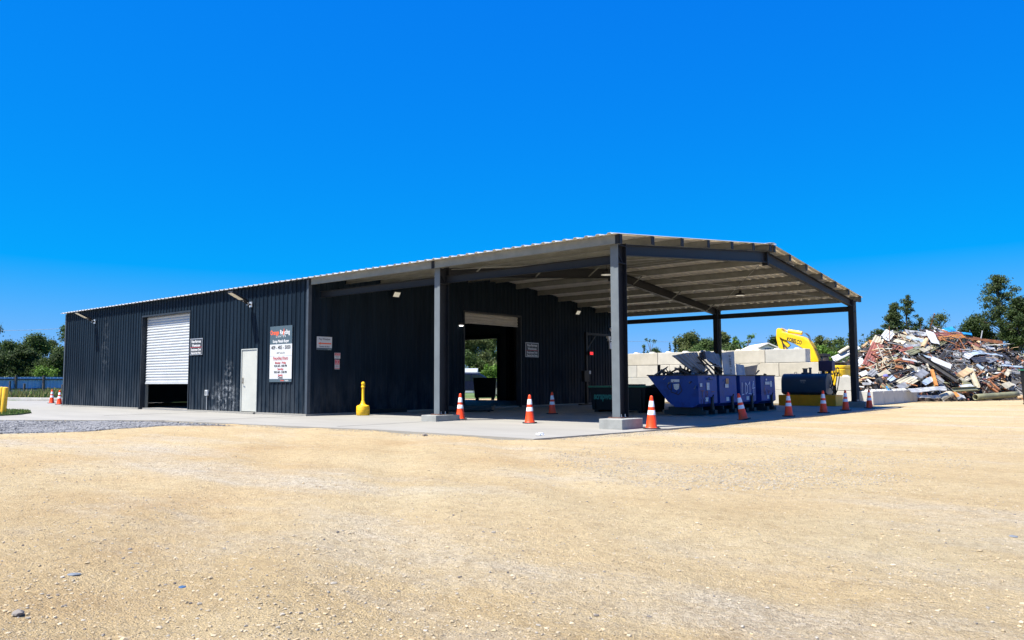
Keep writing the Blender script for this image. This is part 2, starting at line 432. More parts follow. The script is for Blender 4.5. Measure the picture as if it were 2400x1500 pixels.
VERGE = [(-30.9,18.6),(-31.1,6.3),(-41,4.5),(-46.6,3.0),(-75,-8),(-190,20),(-190,180),(-20,180),(-22,24)]
patch_sheet('grass_verge', VERGE, lambda x, y: .0+.04*noise.noise(Vector((x*.3, y*.3, 0))), GR, 1.2)
BANKC = atd(2380, 880, 75)
def bank_z(x, y):
    q = Vector((x, y, 0))-CAM; d_ = q.dot(FWD); u_ = q.dot(RIGHT)
    return -.1 + 3.3*smooth(52, 72, d_)*smooth(31, 45, u_)
def cu(d_, u_): p = CAM+FWD*d_+RIGHT*u_; return (p.x, p.y)
patch_sheet('grass_bank', [cu(52, 14), cu(52, 70), cu(160, 150), cu(160, -40), cu(90, -18), cu(62, 5)], bank_z, mat('dry_turf', (.14,.16,.045), .95, var=.45, vscale=.6, bump=.8, bscale=30, hue2=(.24,.22,.08)), 1.6)
def blades(name, n, fn, hgt, wid, mats, label, seed=1, cat='grass'):
    mb = MB(); rn = random.Random(seed)
    while len(mb.f) < n:
        q = fn(rn)
        if q is None: continue
        x, y, z, k = q; h = hgt*rn.uniform(.45, 1.15)*k; a = rn.uniform(0, 6.28); w_ = wid*rn.uniform(.6, 1.3); bx, by = rn.gauss(0, .25)*h, rn.gauss(0, .25)*h
        c, s_ = math.cos(a)*w_, math.sin(a)*w_
        mb.mi = rn.randrange(len(mats))
        mb.add([(x-c, y-s_, z), (x+c, y+s_, z), (x+bx*.5+c*.7, y+by*.5+s_*.7, z+h*.6), (x+bx, y+by, z+h)], [(0,1,2,3)])
    return tag(mb.build(name, mats, fix=False), label, cat, kind='stuff')
GB = [mat('blade_green', (.085,.17,.03), .8, island=.35, trans=.3), mat('blade_olive', (.15,.17,.05), .8, island=.35, trans=.3), mat('blade_dry', (.30,.25,.11), .9, island=.3, trans=.2)]
def f1(rn):
    px = rn.uniform(-80, 190); D = rn.uniform(47, 72); p = atd(px, 895, D)
    if not in_poly(p.x, p.y, VERGE) or in_poly(p.x, p.y, SLAB): return None
    k = .18 if D < 50 else (.5+.9*max(0, noise.noise(Vector((p.x*.35, p.y*.35, 3.)))+.35))
    return p.x, p.y, .0, k
blades('tall_weeds', 15000, f1, .58, .03, GB, 'tall green weeds and dry stalks in front of the blue fence', 3, 'weeds')
ISL = [atz(-60, 978), atz(40, 973), atz(74, 968.5), atz(60, 966.2), atz(0, 964), atz(-80, 964)]
ISL = [(p.x, p.y) for p in ISL]
mb = MB(); mb.prism(ISL, (-.05, .05), lambda u, v, ww: (u, v, ww)); tag(mb.build('grass_island', GR), kind='structure')
def f2(rn):
    x = rn.uniform(-28, -16); y = rn.uniform(-9, -3)
    return (x, y, .045, 1) if in_poly(x, y, ISL) else None
blades('short_grass', 5000, f2, .09, .012, GB[:2], 'short mown grass around the yellow bollards', 4)
def f3(rn):
    d_ = rn.uniform(58, 95); u_ = rn.uniform(21, 60); x, y = cu(d_, u_)
    return x, y, bank_z(x, y)-.03, 1
blades('bank_grass', 9000, f3, .28, .04, [GB[1], GB[2], GB[1]], 'yellowish grass on the bank behind the scrap heap', 5)
# kerb at the far left
KB = mat('kerb_concrete', (.36,.35,.33), .85, var=.2, vscale=2)
mb = MB()
kp = [(-62,-2.7),(-50,2.0),(-46.4,3.0),(-41.2,4.4),(-37,5.2)]
for a, b in zip(kp, kp[1:]): mb.bar((*a, .08), (*b, .08), .3, .2)
tag(mb.build('kerb', KB, bevel=.03), kind='structure')
# ================================================================== WAREHOUSE WITH OPEN CANOPY
XE, XF, W = -11.22, -29.9, 17.35          # end wall, far end, width
ZE, SL = 4.25, .104                        # underside of sheet at Y=-.2, slope
YR = W/2
def zs(y): return ZE + SL*((y if y <= YR else W-y)+.2)
def wall_material(name, scuff):
    m = bpy.data.materials.new(name); m.use_nodes = True; nt = m.node_tree; nt.nodes.clear(); L = nt.links.new
    out = nod(nt, 'ShaderNodeOutputMaterial'); b = nod(nt, 'ShaderNodeBsdfPrincipled'); b.inputs['Specular IOR Level'].default_value = .05
    tc = nod(nt, 'ShaderNodeTexCoord'); P = tc.outputs['Object']
    def noi(sc, det, st=(1,1,1), rg=.6):
        mp = nod(nt, 'ShaderNodeMapping'); mp.inputs['Scale'].default_value = st; L(P, mp.inputs['Vector'])
        n = nod(nt, 'ShaderNodeTexNoise'); n.inputs['Scale'].default_value = sc; n.inputs['Detail'].default_value = det; n.inputs['Roughness'].default_value = rg
        L(mp.outputs[0], n.inputs['Vector']); return n.outputs['Fac']
    def ramp(f, a, c, ca, cc):
        r = nod(nt, 'ShaderNodeValToRGB'); e = r.color_ramp.elements
        e[0].position, e[0].color = a, (*ca, 1); e[1].position, e[1].color = c, (*cc, 1); L(f, r.inputs['Fac']); return r.outputs['Color']
    def mth(op, a, c=0.0, d=None):
        n = nod(nt, 'ShaderNodeMath', operation=op); n.use_clamp = op in ('MULTIPLY',)
        for i, v in enumerate((a, c) if d is None else (a, c, d)):
            if isinstance(v, (int, float)): n.inputs[i].default_value = v
            else: L(v, n.inputs[i])
        return n.outputs[0]
    base = ramp(noi(1.5, 6, (1.6,1.6,.16), .7), .3, .7, (.0055,.0105,.0175), (.0125,.0225,.036))
    sep = nod(nt, 'ShaderNodeSeparateXYZ'); L(P, sep.inputs[0])
    # dust washed up from the ground and handling scuffs
    h = mth('MULTIPLY', ramp(noi(2.2, 6, (1,1,.3), .7), .40, .75, (0,0,0), (1,1,1)), .5)
    low = nod(nt, 'ShaderNodeMapRange'); low.inputs['From Min'].default_value = 1.5; low.inputs['From Max'].default_value = .0; L(sep.outputs['Z'], low.inputs['Value'])
    f = mth('MULTIPLY', h, low.outputs[0])
    tot = mth('MULTIPLY', f, .45)
    for (cx, cz, rx, rz, amt) in scuff:
        dx = mth('DIVIDE', mth('SUBTRACT', sep.outputs['X'], cx), rx); dz = mth('DIVIDE', mth('SUBTRACT', sep.outputs['Z'], cz), rz)
        d2 = mth('ADD', mth('POWER', mth('ABSOLUTE', dx), 2.), mth('POWER', mth('ABSOLUTE', dz), 2.))
        g = nod(nt, 'ShaderNodeMapRange'); g.inputs['From Min'].default_value = 1.; g.inputs['From Max'].default_value = .0; L(d2, g.inputs['Value'])
        k = mth('MULTIPLY', g.outputs[0], ramp(noi(3.4, 8, (1,1,1.3), .8), .49, .60, (0,0,0), (1,1,1)))
        tot = mth('ADD', tot, mth('MULTIPLY', k, amt))
    mx = nod(nt, 'ShaderNodeMix', data_type='RGBA'); L(tot, mx.inputs[0]); L(base, mx.inputs[6]); mx.inputs[7].default_value = (.26,.28,.30,1)
    L(mx.outputs[2], b.inputs['Base Color'])
    rr = nod(nt, 'ShaderNodeMapRange'); rr.inputs['To Min'].default_value = .38; rr.inputs['To Max'].default_value = .55
    L(noi(1.6, 5, (1,1,.4)), rr.inputs['Value']); L(rr.outputs[0], b.inputs['Roughness'])
    # oil-canning of the thin sheet
    bp = nod(nt, 'ShaderNodeBump'); bp.inputs['Strength'].default_value = .35; bp.inputs['Distance'].default_value = .02
    L(noi(2.3, 2, (1.6,1.6,.5)), bp.inputs['Height']); L(bp.outputs['Normal'], b.inputs['Normal'])
    L(b.outputs[0], out.inputs['Surface']); return m
WM = wall_material('charcoal_wall_panel', [(-16.0,.45,1.15,.75,.75), (-15.75,1.25,.35,.75,.55), (-25.6,2.6,.5,1.5,.18), (-20.5,.8,.7,.9,.22)])
IN_ = mat('wall_inside', (.055,.056,.058), .7, var=.2)
TRIM = mat('charcoal_trim', (.022,.028,.036), .45, var=.25, spec=.25)
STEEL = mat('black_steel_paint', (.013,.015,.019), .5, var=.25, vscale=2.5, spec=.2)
STEEL_LIT = mat('sunlit_flange_paint', (.12,.14,.152), .5, var=.14, vscale=2.5)  # column steel with sunlight put into its colour, for the outer flanges
GALV = mat('galvalume_sheet', (.80,.785,.73), .36, metal=.40, var=.14, vscale=1.6, patch=.5)
GALV2 = mat('galvanised_purlin', (.19,.195,.175), .45, metal=.2, var=.2, vscale=3)
BOLT = mat('zinc_bolt', (.65,.66,.66), .35, metal=.7)
FOOT = mat('footing_concrete', (.25,.255,.24), .88, var=.22, vscale=3, bump=.5, bscale=35)
wh = empty('warehouse', (-15, 8.7, 0), label='long charcoal ribbed metal warehouse with an open canopy on steel posts', cat='warehouse')
def part(mb, name, m, par=wh, **kw):
    o = mb.build(name, m, **kw)
    o.parent = par
    if par is wh: o.matrix_parent_inverse = Matrix.Translation(-Vector(wh.location))
    return o
RIB = .2286
def rib_profile(a, b):
    """outward offset of the sheet along its run between a and b"""
    P = [(a, 0)]
    k = math.floor(a/RIB)
    while k*RIB < b+.1:
        c = k*RIB
        for dx, h in ((-.026, 0), (-.012, .027), (.012, .027), (.026, 0)):
            if a+.002 < c+dx < b-.002: P.append((c+dx, h))
        k += 1
    P.append((b, 0)); return P
def ribbed(mb, a, b, z0, z1, tr, z1f=None):
    P = rib_profile(a, b); vs = []
    for u, h in P:
        t = z1f(u) if z1f else z1
        vs += [tr(u, h, z0), tr(u, h, t)]
    mb.add(vs, [(2*i, 2*i+2, 2*i+3, 2*i+1) for i in range(len(P)-1)])
# front long wall, openings: roller door and personnel door
RX0, RX1, RZ = -22.26, -18.50, 3.66
DX0, DX1, DZ = -14.95, -13.98, 2.17
tf = lambda u, h, z: (u, -h, z)
mb = MB()
ribbed(mb, XF, RX0, .06, 4.27, tf); ribbed(mb, RX0, RX1, RZ, 4.27, tf); ribbed(mb, RX1, DX0, .06, 4.27, tf)
ribbed(mb, DX0, DX1, DZ, 4.27, tf); ribbed(mb, DX1, XE, .06, 4.27, tf)
part(mb, 'front_wall', WM, fix=False)
mb = MB()                                   # inner liner, 60 mm behind
for a, b, z0, z1 in ((XF+.1, RX0-.06, .06, 4.2), (RX0-.06, RX1+.06, RZ+.06, 4.2), (RX1+.06, DX0-.06, .06, 4.2), (DX0-.06, DX1+.06, DZ+.06, 4.2), (DX1+.06, XE-.06, .06, 4.2)):
    mb.box(a, b, .05, .07, z0, z1)
part(mb, 'wall_liner', IN_)
# end wall facing the canopy
EY0, EY1, EZ = 7.04, 10.38, 3.68
te = lambda u, h, z: (XE+h, u, z)
WM2 = wall_material('charcoal_end_panel', [])
mb = MB()
ribbed(mb, 0, EY0, .06, 0, te, zs); ribbed(mb, EY0, YR, EZ, 0, te, zs); ribbed(mb, YR, EY1, EZ, 0, te, zs); ribbed(mb, EY1, W, .06, 0, te, zs)
part(mb, 'end_wall', WM2, fix=False)
mb = MB()
for a, b, z0 in ((.08, EY0-.05, .06), (EY0-.05, EY1+.05, EZ+.05), (EY1+.05, W-.08, .06)):
    mb.box(XE-.07, XE-.05, a, b, z0, 4.3)
part(mb, 'wall_liner', IN_)
# far end wall and rear wall
mb = MB(); ribbed(mb, 0, YR, .06, 0, lambda u, h, z: (XF-h, u, z), zs); ribbed(mb, YR, W, .06, 0, lambda u, h, z: (XF-h, u, z), zs)
part(mb, 'far_end_wall', WM2, fix=False)
BX0, BX1, BZ = -22.3, -18.42, 3.34
mb = MB(); tb = lambda u, h, z: (u, W+h, z)
ribbed(mb, XF, BX0, .06, 4.27, tb); ribbed(mb, BX0, BX1, BZ, 4.27, tb); ribbed(mb, BX1, XE, .06, 4.27, tb)
part(mb, 'rear_wall', WM2, fix=False)
mb = MB()
for a, b, z0 in ((XF+.1, BX0, .06), (BX0, BX1, BZ), (BX1, XE-.08, .06)): mb.box(a, b, W-.07, W-.05, z0, 4.2)
mb.box(XF+.05, XF+.07, .08, W-.08, .06, 4.3)
part(mb, 'wall_liner', IN_)
# corner and base trim, jambs
mb = MB()
mb.box(XE-.07, XE+.032, -.032, -.029, .06, 4.24); mb.box(XE+.029, XE+.032, -.029, .09, .06, 4.24)
part(mb, 'corner_trim', mat('corner_trim_paint', (.045,.057,.073), .42, var=.2, spec=.3)); mb = MB()
mb.box(XF-.032, XF+.08, -.032, -.029, .06, 4.22)
part(mb, 'corner_trim', mat('corner_trim_paint', (.045,.057,.073), .42, var=.2, spec=.3))
mb = MB()
for x in (RX0, RX1): mb.box(x-.045 if x == RX0 else x, x if x == RX0 else x+.045, -.034, .30, .0, RZ)
mb.box(RX0-.045, RX1+.045, -.034, .30, RZ, RZ+.06)
part(mb, 'door_jamb', TRIM)
mb = MB()
for a in (EY0, EY1): mb.box(XE-.22, XE+.034, a-.05 if a == EY0 else a, a if a == EY0 else a+.05, 0, EZ)
mb.box(XE-.22, XE+.034, EY0-.05, EY1+.05, EZ, EZ+.06)
part(mb, 'door_jamb', TRIM)
mb = MB()
mb.box(BX0-.05, BX1+.05, W-.2, W-.075, BZ, BZ+.25); mb.box(BX1, BX1+.08, W-.2, W-.075, .06, BZ); mb.box(BX0-.08, BX0, W-.2, W-.075, .06, BZ)
part(mb, 'door_jamb', TRIM)
# roller doors: rolled slats
SLAT = mat('white_slat', (.43,.45,.47), .42, var=.08, vscale=2); SLAT2 = mat('aged_slat', (.42,.40,.35), .5, var=.12)
def curtain(y0, y1, zt, zb, tr, pitch=.105):
    mb = MB(); n = int((zt-zb)/pitch); P = []
    for i in range(n+1):
        z = zt-i*pitch
        for dz, h in ((0, 0), (-.012, .002), (-.03, .020), (-.055, .026), (-.08, .020), (-.098, .002)):
            if z+dz >= zb: P.append((z+dz, h))
    vs = []
    for z, h in P: vs += [tr(y0, h, z), tr(y1, h, z)]
    mb.add(vs, [(2*i, 2*i+1, 2*i+3, 2*i+2) for i in range(len(P)-1)])
    return mb
rd = part(curtain(RX0+.06, RX1-.06, RZ, 1.06, lambda u, h, z: (u, .17-h, z)), 'roller_door', SLAT, fix=False, smooth=False)
mb = MB(); mb.box(RX0+.02, RX0+.075, .16, .26, .02, RZ); part(mb, 'door_guide', GALV2, rd)
mb = MB(); mb.box(RX1-.075, RX1-.02, .16, .26, .02, RZ); part(mb, 'door_guide', GALV2, rd)
mb = MB(); mb.box(RX0+.06, RX1-.06, .13, .21, 1.0, 1.06); part(mb, 'bottom_bar', SLAT, rd)
rd2 = part(curtain(EY0+.05, EY1-.05, EZ, 3.31, lambda u, h, z: (XE-.12+h, u, z), .12), 'roller_door', SLAT2, fix=False)
mb = MB(); mb.box(XE-.16, XE-.09, EY0+.05, EY1-.05, 3.27, 3.31); part(mb, 'bottom_bar', SLAT2, rd2)
mb = MB(); mb.tube([(XE-.45, EY0-.1, 3.85), (XE-.45, EY1+.1, 3.85)], .22, 14); part(mb, 'door_roll', SLAT2, rd2, smooth=True)
# personnel door
DOOR = mat('cream_door_paint', (.42,.425,.385), .45, var=.07, vscale=1.5)
mb = MB(); mb.box(DX0+.035, DX1-.035, -.005, .04, .075, DZ-.035); dr = part(mb, 'door', DOOR, bevel=.004)
mb = MB(); mb.box(DX0, DX0+.032, -.03, .08, .0, DZ); mb.box(DX1-.032, DX1, -.03, .08, 0, DZ); mb.box(DX0+.032, DX1-.032, -.03, .08, DZ-.032, DZ)
part(mb, 'door_frame', mat('door_frame_paint', (.38,.40,.38), .5, var=.1), dr)
mb = MB(); mb.box(DX0+.09, DX0+.13, -.02, -.004, 1.0, 1.2); mb.tube([(DX0+.11, -.02, 1.05), (DX0+.11, -.075, 1.05), (DX0+.22, -.085, 1.04)], .011, 8); mb.tube([(DX0+.11, -.004, 1.17), (DX0+.11, -.03, 1.17)], .022, 10)
part(mb, 'door_handle', mat('dull_brass', (.30,.26,.2), .35, metal=.7), dr)
for z in (.35, 1.1, 1.88):
    mb = MB(); mb.tube([(DX1-.035, -.018, z-.05), (DX1-.035, -.018, z+.05)], .012, 8); part(mb, 'hinge', STEEL, dr)
mb = MB(); mb.box(DX0-.02, DX1+.02, -.16, .06, .0, .055); part(mb, 'door_sill', CONC)
# raised lip under the walls
for q in ((XF-.05, RX0-.05, -.075, .3), (RX1+.05, DX0-.03, -.075, .3), (DX1+.03, XE+.06, -.075, .3), (XE-.2, XE+.06, .3, EY0-.06), (XE-.2, XE+.06, EY1+.06, W), (XF-.05, BX0, W-.2, W+.06), (BX1, XE-.2, W-.2, W+.06)):
    mb = MB(); mb.box(*q, 0, .06); part(mb, 'foundation_lip', CONC)

# roof sheet with ribs running up the slope
X0R, X1R = -30.12, .17
def roof_side(y0, y1):
    mb = MB(); step = .3048; P = [(X0R, 0)]; k = math.floor(X0R/step)
    while k*step < X1R:
        c = k*step
        for dx, h in ((-.062, 0), (-.030, .034), (.030, .034), (.062, 0), (.12, .0), (.135, .008), (.15, 0)):
            if X0R < c+dx < X1R: P.append((c+dx, h))
        k += 1
    P.append((X1R, 0)); vs = []
    for x, h in P: vs += [(x, y0, zs(y0)+h), (x, y1, zs(y1)+h)]
    mb.add(vs, [(2*i, 2*i+2, 2*i+3, 2*i+1) for i in range(len(P)-1)]); return mb
roofs = []
for y0, y1 in ((-.2, YR), (W+.2, YR)):
    o = part(roof_side(y0, y1), 'roof', GALV, fix=False); roofs.append(o)
    sd = o.modifiers.new('sheet_thickness', 'SOLIDIFY'); sd.thickness = .003; sd.offset = 1
mb = MB(); zt = zs(YR)+.045
for s in (-1, 1):
    mb.hexa([(X0R-.02, YR, zt), (X1R+.02, YR, zt), (X1R+.02, YR+s*.22, zt-.024), (X0R-.02, YR+s*.22, zt-.024), (X0R-.02, YR, zt+.004), (X1R+.02, YR, zt+.004), (X1R+.02, YR+s*.22, zt-.02), (X0R-.02, YR+s*.22, zt-.02)])
part(mb, 'ridge_cap', GALV, roofs[0])
# frames: tapered posts and rafters as I-sections
def ibeam(mb, a, b, depth0, depth1, fw, up, ft=.016, wt=.012):
    """web from a to b; the depth hangs to the -up side of the line; flanges of width fw"""
    a, b, up = Vector(a), Vector(b), Vector(up); d = (b-a).normalized(); up = (up-d*up.dot(d)).normalized(); sd = d.cross(up)
    a2, b2 = a-up*depth0, b-up*depth1
    def slab(p, q, u_): 
        h = sd*fw/2; mb.hexa([p-h, p+h, q+h, q-h, p-h+u_, p+h+u_, q+h+u_, q-h+u_])
    slab(a, b, -up*ft); slab(a2, b2, up*ft)
    h = sd*wt/2; a3, b3, a4, b4 = a-up*ft, b-up*ft, a2+up*ft, b2+up*ft
    mb.hexa([a4-h, a4+h, b4+h, b4-h, a3-h, a3+h, b3+h, b3-h])
GO = .15                                   # girt depth between sheeting line and outer flange
FRAMES = [0.0, -5.70, XE-.42, -17.4, -23.6, -29.6]
def zr(y): return zs(y) - .205
cd = .36
for fi, x in enumerate(FRAMES):
    x = x-.10 if fi == 0 else x
    for side in (0, 1):
        yo = GO if side == 0 else W-GO; s = 1 if side == 0 else -1
        openf = fi < 2
        zf = {0: .22, 1: .16}.get(fi, .06)
        zt = zr(yo)
        mb = MB()
        m2 = STEEL_LIT if (side == 0 and openf) else STEEL
        # outer flange, web, inner flange, knee stiffeners
        fw = .20
        mb.box(x-.006, x+.006, *sorted((yo+s*.016, yo+s*(cd-.016))), zf, zt-.02)
        mb.box(x-fw/2, x+fw/2, *sorted((yo+s*(cd-.016), yo+s*cd)), zf, zt+.055)
        mb.box(x-fw/2, x+fw/2, *sorted((yo+s*.016, yo+s*(cd-.016))), zt-.42, zt-.405)
        mb.box(x-fw/2, x+fw/2, *sorted((yo+s*.016, yo+s*(cd-.016))), zt-.02, zt-.005)
        mb.bar((x+.02, yo+s*.03, zt-.06), (x+.02, yo+s*(cd-.03), zt-.40), .02, .05)
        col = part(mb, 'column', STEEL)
        mb = MB(); mb.box(x-fw/2, x+fw/2, min(yo, yo+s*.0155), max(yo, yo+s*.0155), zf, zt); part(mb, 'column_flange', STEEL_LIT if openf else STEEL, col)  # open-frame outer flange coloured lighter than its web, as if sunlit
        if openf:
            mb = MB(); mb.box(x-.17, x+.17, *sorted((yo-s*.06, yo+s*(cd+.06))), zf-.003, zf+.022); part(mb, 'base_plate', mat('rusty_plate', (.12,.06,.045), .8, var=.4, vscale=9), col)
            for bx in (-.06, .06):
                for by in (.09, .25):
                    mb = MB(); q = (x+bx*1.2, yo+s*by); mb.tube([(*q, zf+.02), (*q, zf+.045)], .019, 6); mb.tube([(*q, zf+.045), (*q, zf+.085)], .010, 6)
                    part(mb, 'anchor_bolt', BOLT, col)
            mb = MB()
            fy = sorted((yo-s*(.43 if fi == 0 else .28), yo+s*(.43 if fi == 0 else .62)))
            mb.box(*((x-.17, x+.42) if fi == 0 and side == 0 else (x-.30, x+.42) if fi == 0 else (x-.30, x+.26)), fy[0], fy[1], -.12, zf)
            part(mb, 'footing', FOOT, bevel=.012)
    # rafters
    for s in (0, 1):
        mb = MB(); f = (lambda y: y) if s == 0 else (lambda y: W-y)
        ya, yb = GO+cd, YR-.012
        ibeam(mb, (x, f(ya), zr(ya)), (x, f(yb), zr(yb)), .25, .33, .16, (0, 0, 1))
        part(mb, 'rafter', STEEL)
    mb = MB(); mb.box(x-.09, x+.09, YR-.026, YR-.001, zr(YR)-.42, zr(YR)+.06); mb.box(x-.09, x+.09, YR+.001, YR+.026, zr(YR)-.42, zr(YR)+.06)
    part(mb, 'ridge_splice', STEEL)
# purlins: galvanised Z sections with black end clips
PY = [1.45*k for k in range(1, 6)] + [YR-.16]
PY = PY + [W-y for y in PY]
for y in PY:
    s = 1 if y < YR else -1; zt = zs(y)-.004
    mb = MB(); mb.box(XF+.2, .14, y-.0015, y+.0015, zt-.2, zt); mb.box(XF+.2, .14, *sorted((y, y+s*.062)), zt-.003, zt-.0005); mb.box(XF+.2, .14, *sorted((y-s*.062, y)), zt-.2, zt-.197)
    pl = part(mb, 'purlin', GALV2)
    mb = MB(); mb.box(.141, .149, y-.075, y+.075, zt-.205, zt+.0); mb.box(-.10, .141, y+.003, y+.009, zt-.2, zt-.03)
    for dy in (-.04, .04):
        for dz in (-.055, -.15): mb.box(.149, .156, y+dy-.008, y+dy+.008, zt+dz-.008, zt+dz+.008)
    part(mb, 'purlin_clip', STEEL, pl)
# screw heads along the purlins under the canopy sheet (one strip per purlin stays with the purlin)
# eave struts, canopy ties
for s in (0, 1):
    f = (lambda y: y) if s == 0 else (lambda y: W-y)
    xa = XE+.12
    mb = MB(); zt = zs(0)-.004
    mb.box(xa if s == 0 else XF, .14, *sorted((f(-.004), f(-.001))), zt-.2, zt); mb.box(xa if s == 0 else XF, .14, *sorted((f(-.001), f(.062))), zt-.2, zt-.197); mb.box(xa if s == 0 else XF, .14, *sorted((f(-.001), f(.062))), zt-.003, zt+.0)
    es = part(mb, 'eave_strut', GALV2)
    for xc in (.095, -5.70, XE+.05):
        mb = MB(); mb.box(xc-.055, xc+.055, *sorted((f(-.016), f(-.006))), zt-.215, zt-.004)
        for dx in (-.03, .03):
            for dz in (-.06, -.15): mb.box(xc+dx-.008, xc+dx+.008, *sorted((f(-.022), f(-.016))), zt+dz-.008, zt+dz+.008)
        if abs(xc-.095) < .01: mb.box(.141, .150, *sorted((f(-.016), f(.11))), zt-.215, zt-.0)
        part(mb, 'strut_clip', STEEL, es)
    for a, b in ((-.2, -5.60), (-5.80, XE+.1)):
        mb = MB(); y = f(.40); z = 3.78
        mb.box(b, a, y-.002, y+.002, z-.1, z+.1); mb.box(b, a, *sorted((y, y-(.07 if s == 0 else -.07))), z+.097, z+.1); mb.box(b, a, *sorted((y, y-(.07 if s == 0 else -.07))), z-.1, z-.097)
        part(mb, 'tie_beam', mat('tie_beam_paint', (.02,.021,.022), .5, var=.2, spec=.2))
# flange braces from rafter to purlin
for fx in (-.10, -5.70):
    for y in (PY[0], PY[2], PY[4], PY[6+0], PY[6+2], PY[6+4]):
        zb = zr(y)-.26; mb = MB()
        for s in ((-1, 1) if fx < -1 else (-1,)):
            mb.bar((fx+s*.05, y, zb), (fx+s*.48, y, zs(y)-.17), .035, .035)
        part(mb, 'flange_brace', GALV2)
# wind bracing cables under the roof
CAB = mat('brace_cable', (.35,.35,.33), .4, metal=.6)
for (a, b) in (((-.15, .6, zs(.6)-.25), (-5.6, YR-.3, zs(YR)-.3)), ((-.15, YR-.3, zs(YR)-.3), (-5.6, .6, zs(.6)-.25)), ((-.15, W-.6, zs(.6)-.25), (-5.6, YR+.3, zs(YR)-.3)), ((-.15, YR+.3, zs(YR)-.3), (-5.6, W-.6, zs(.6)-.25))):
    mb = MB(); mb.tube([a, b], .008, 5); part(mb, 'brace_cable', CAB)
# ================================================================== FIXTURES ON THE WALLS
LEDP = mat('led_panel', (.80,.72,.55), .4, var=.05); BLKP = mat('black_plastic', (.012,.012,.013), .5, var=.2, spec=.25)
def arm_light(x, z, label):
    r = empty('wall_light', (x, 0, z), label=label, cat='wall light', group='arm lights on the long wall')
    mb = MB(); mb.box(-.07, .07, -.06, -.028, -.09, .09); mb.build('mount_plate', BOLT, r)
    mb = MB(); mb.tube([(0, -.06, 0), (0, -.16, 0), (0, -.20, .02), (-.0, -.30, .09)], .032, 10); mb.build('arm', BLKP, r, smooth=True)
    mb = MB(); mb.tube([(0, -.15, 0), (0, -.185, .01)], .048, 10); mb.build('arm_collar', BOLT, r)
    up = Vector((0, -.91, .42)).normalized(); n = Vector((0, -.42, -.91)).normalized(); sd = Vector((1, 0, 0))
    c0 = Vector((0, -.24, .09))
    mb = MB(); mb.obox(c0+up*.31, up*.34, sd*.15, n*.028); h = mb.build('lamp_head', BLKP, r, bevel=.012)
    mb = MB(); mb.obox(c0+up*.40+n*.031, up*.23, sd*.125, n*.004); mb.build('led_panel', LEDP, h)
    mb = MB(); mb.lathe([(.028, 0), (.028, .02)], (0,0,0), 10); p = mb.build('light_sensor', BOLT, h); p.location = c0+up*.08+n*.03; p.rotation_euler = n.to_track_quat('Z', 'Y').to_euler()
    return r
arm_light(-14.40, 3.66, 'black arm floodlight on the long wall between the personnel door and the recycling sign')
arm_light(-26.70, 3.72, 'black arm floodlight near the far left corner of the long wall')
def wall_pack(y, z, label, sc=1.0):
    r = empty('wall_pack_light', (XE, y, z), label=label, cat='wall light', group='floodlights on the end wall')
    mb = MB(); mb.box(.03, .10, -.05, .05, -.05, .05); mb.build('bracket', BLKP, r)
    n = Vector((.83, 0, -.55)); u = Vector((.55, 0, .83)); sd = Vector((0, 1, 0)); c = Vector((.17, 0, 0))
    mb = MB(); mb.obox(c, u*.11*sc, sd*.15*sc, n*.03); h = mb.build('lamp_body', BLKP, r, bevel=.01)
    mb = MB(); mb.obox(c+n*.032, u*.09*sc, sd*.13*sc, n*.004); mb.build('lamp_lens', mat('pale_lens', (.85,.82,.68), .25, var=.04, emit=((1,.95,.8), .12)), h)
wall_pack(3.46, 4.05, 'square floodlight high on the dark end wall left of the middle post')
wall_pack(14.24, 4.12, 'square floodlight high on the dark end wall between the open doorway and its right corner')
r = empty('wall_lamp', (XE, 6.77, 3.2), label='small bright lamp beside the upper left corner of the open doorway', cat='wall light')
mb = MB(); mb.box(.03, .12, -.07, .07, -.05, .06); mb.build('lamp_body', BLKP, r)
mb = MB(); mb.hexa([(.06,-.06,-.09),(.12,-.06,-.09),(.12,.06,-.09),(.06,.06,-.09),(.05,-.08,-.045),(.14,-.08,-.045),(.14,.08,-.045),(.05,.08,-.045)]); mb.build('lamp_shade', mat('lit_lens', (.9,.9,.85), .3, emit=((1,.97,.9), 1.2)), r)
def high_bay(p, drop, label):
    r = empty('high_bay_light', p, label=label, cat='ceiling light', group='round lights hanging under the canopy')
    mb = MB(); mb.lathe([(.10, .07), (.16, .05), (.19, 0.0), (.185, -.012)], n=24); h = mb.build('lamp_housing', BLKP, r, smooth=True)
    mb = MB(); mb.lathe([(.165, -.02), (.165, -.013)], n=24); mb.build('lamp_lens', mat('pale_lens', (.85,.82,.68), .25), h)
    mb = MB(); mb.lathe([(.05, .07), (.06, .10), (.035, .16)], n=14); mb.build('driver_cap', BLKP, r)
    mb = MB(); mb.tube([(0, 0, .15), (0, 0, drop)], .007, 5); mb.build('hanging_cord', BLKP, r)
high_bay((-2.8, 12.9, 4.18), .50, 'round black light hanging by a cord under the right half of the canopy roof')
high_bay((-3.2, 4.6, 4.14), .52, 'round black light hanging left of the near post under the canopy roof')
r = empty('outlet_box', (-17.1, 0, .68), label='small grey weatherproof outlet box low on the long wall', cat='outlet')
mb = MB(); mb.box(-.09, .09, -.09, -.028, -.10, .10); mb.build('box', mat('grey_plastic', (.45,.47,.48), .5), r, bevel=.01)
mb = MB(); mb.box(-.05, .05, -.097, -.09, -.06, .06); mb.build('cover', mat('dark_grey_plastic', (.16,.17,.18), .5), r)
mb = MB(); mb.tube([(0, -.05, -.10), (0, -.05, -.60)], .013, 6); mb.build('conduit', mat('grey_plastic', (.45,.47,.48), .5), r)
r = empty('security_camera', (XE, 17.1, 3.5), label='white dome camera high on the end wall by its right corner', cat='camera')
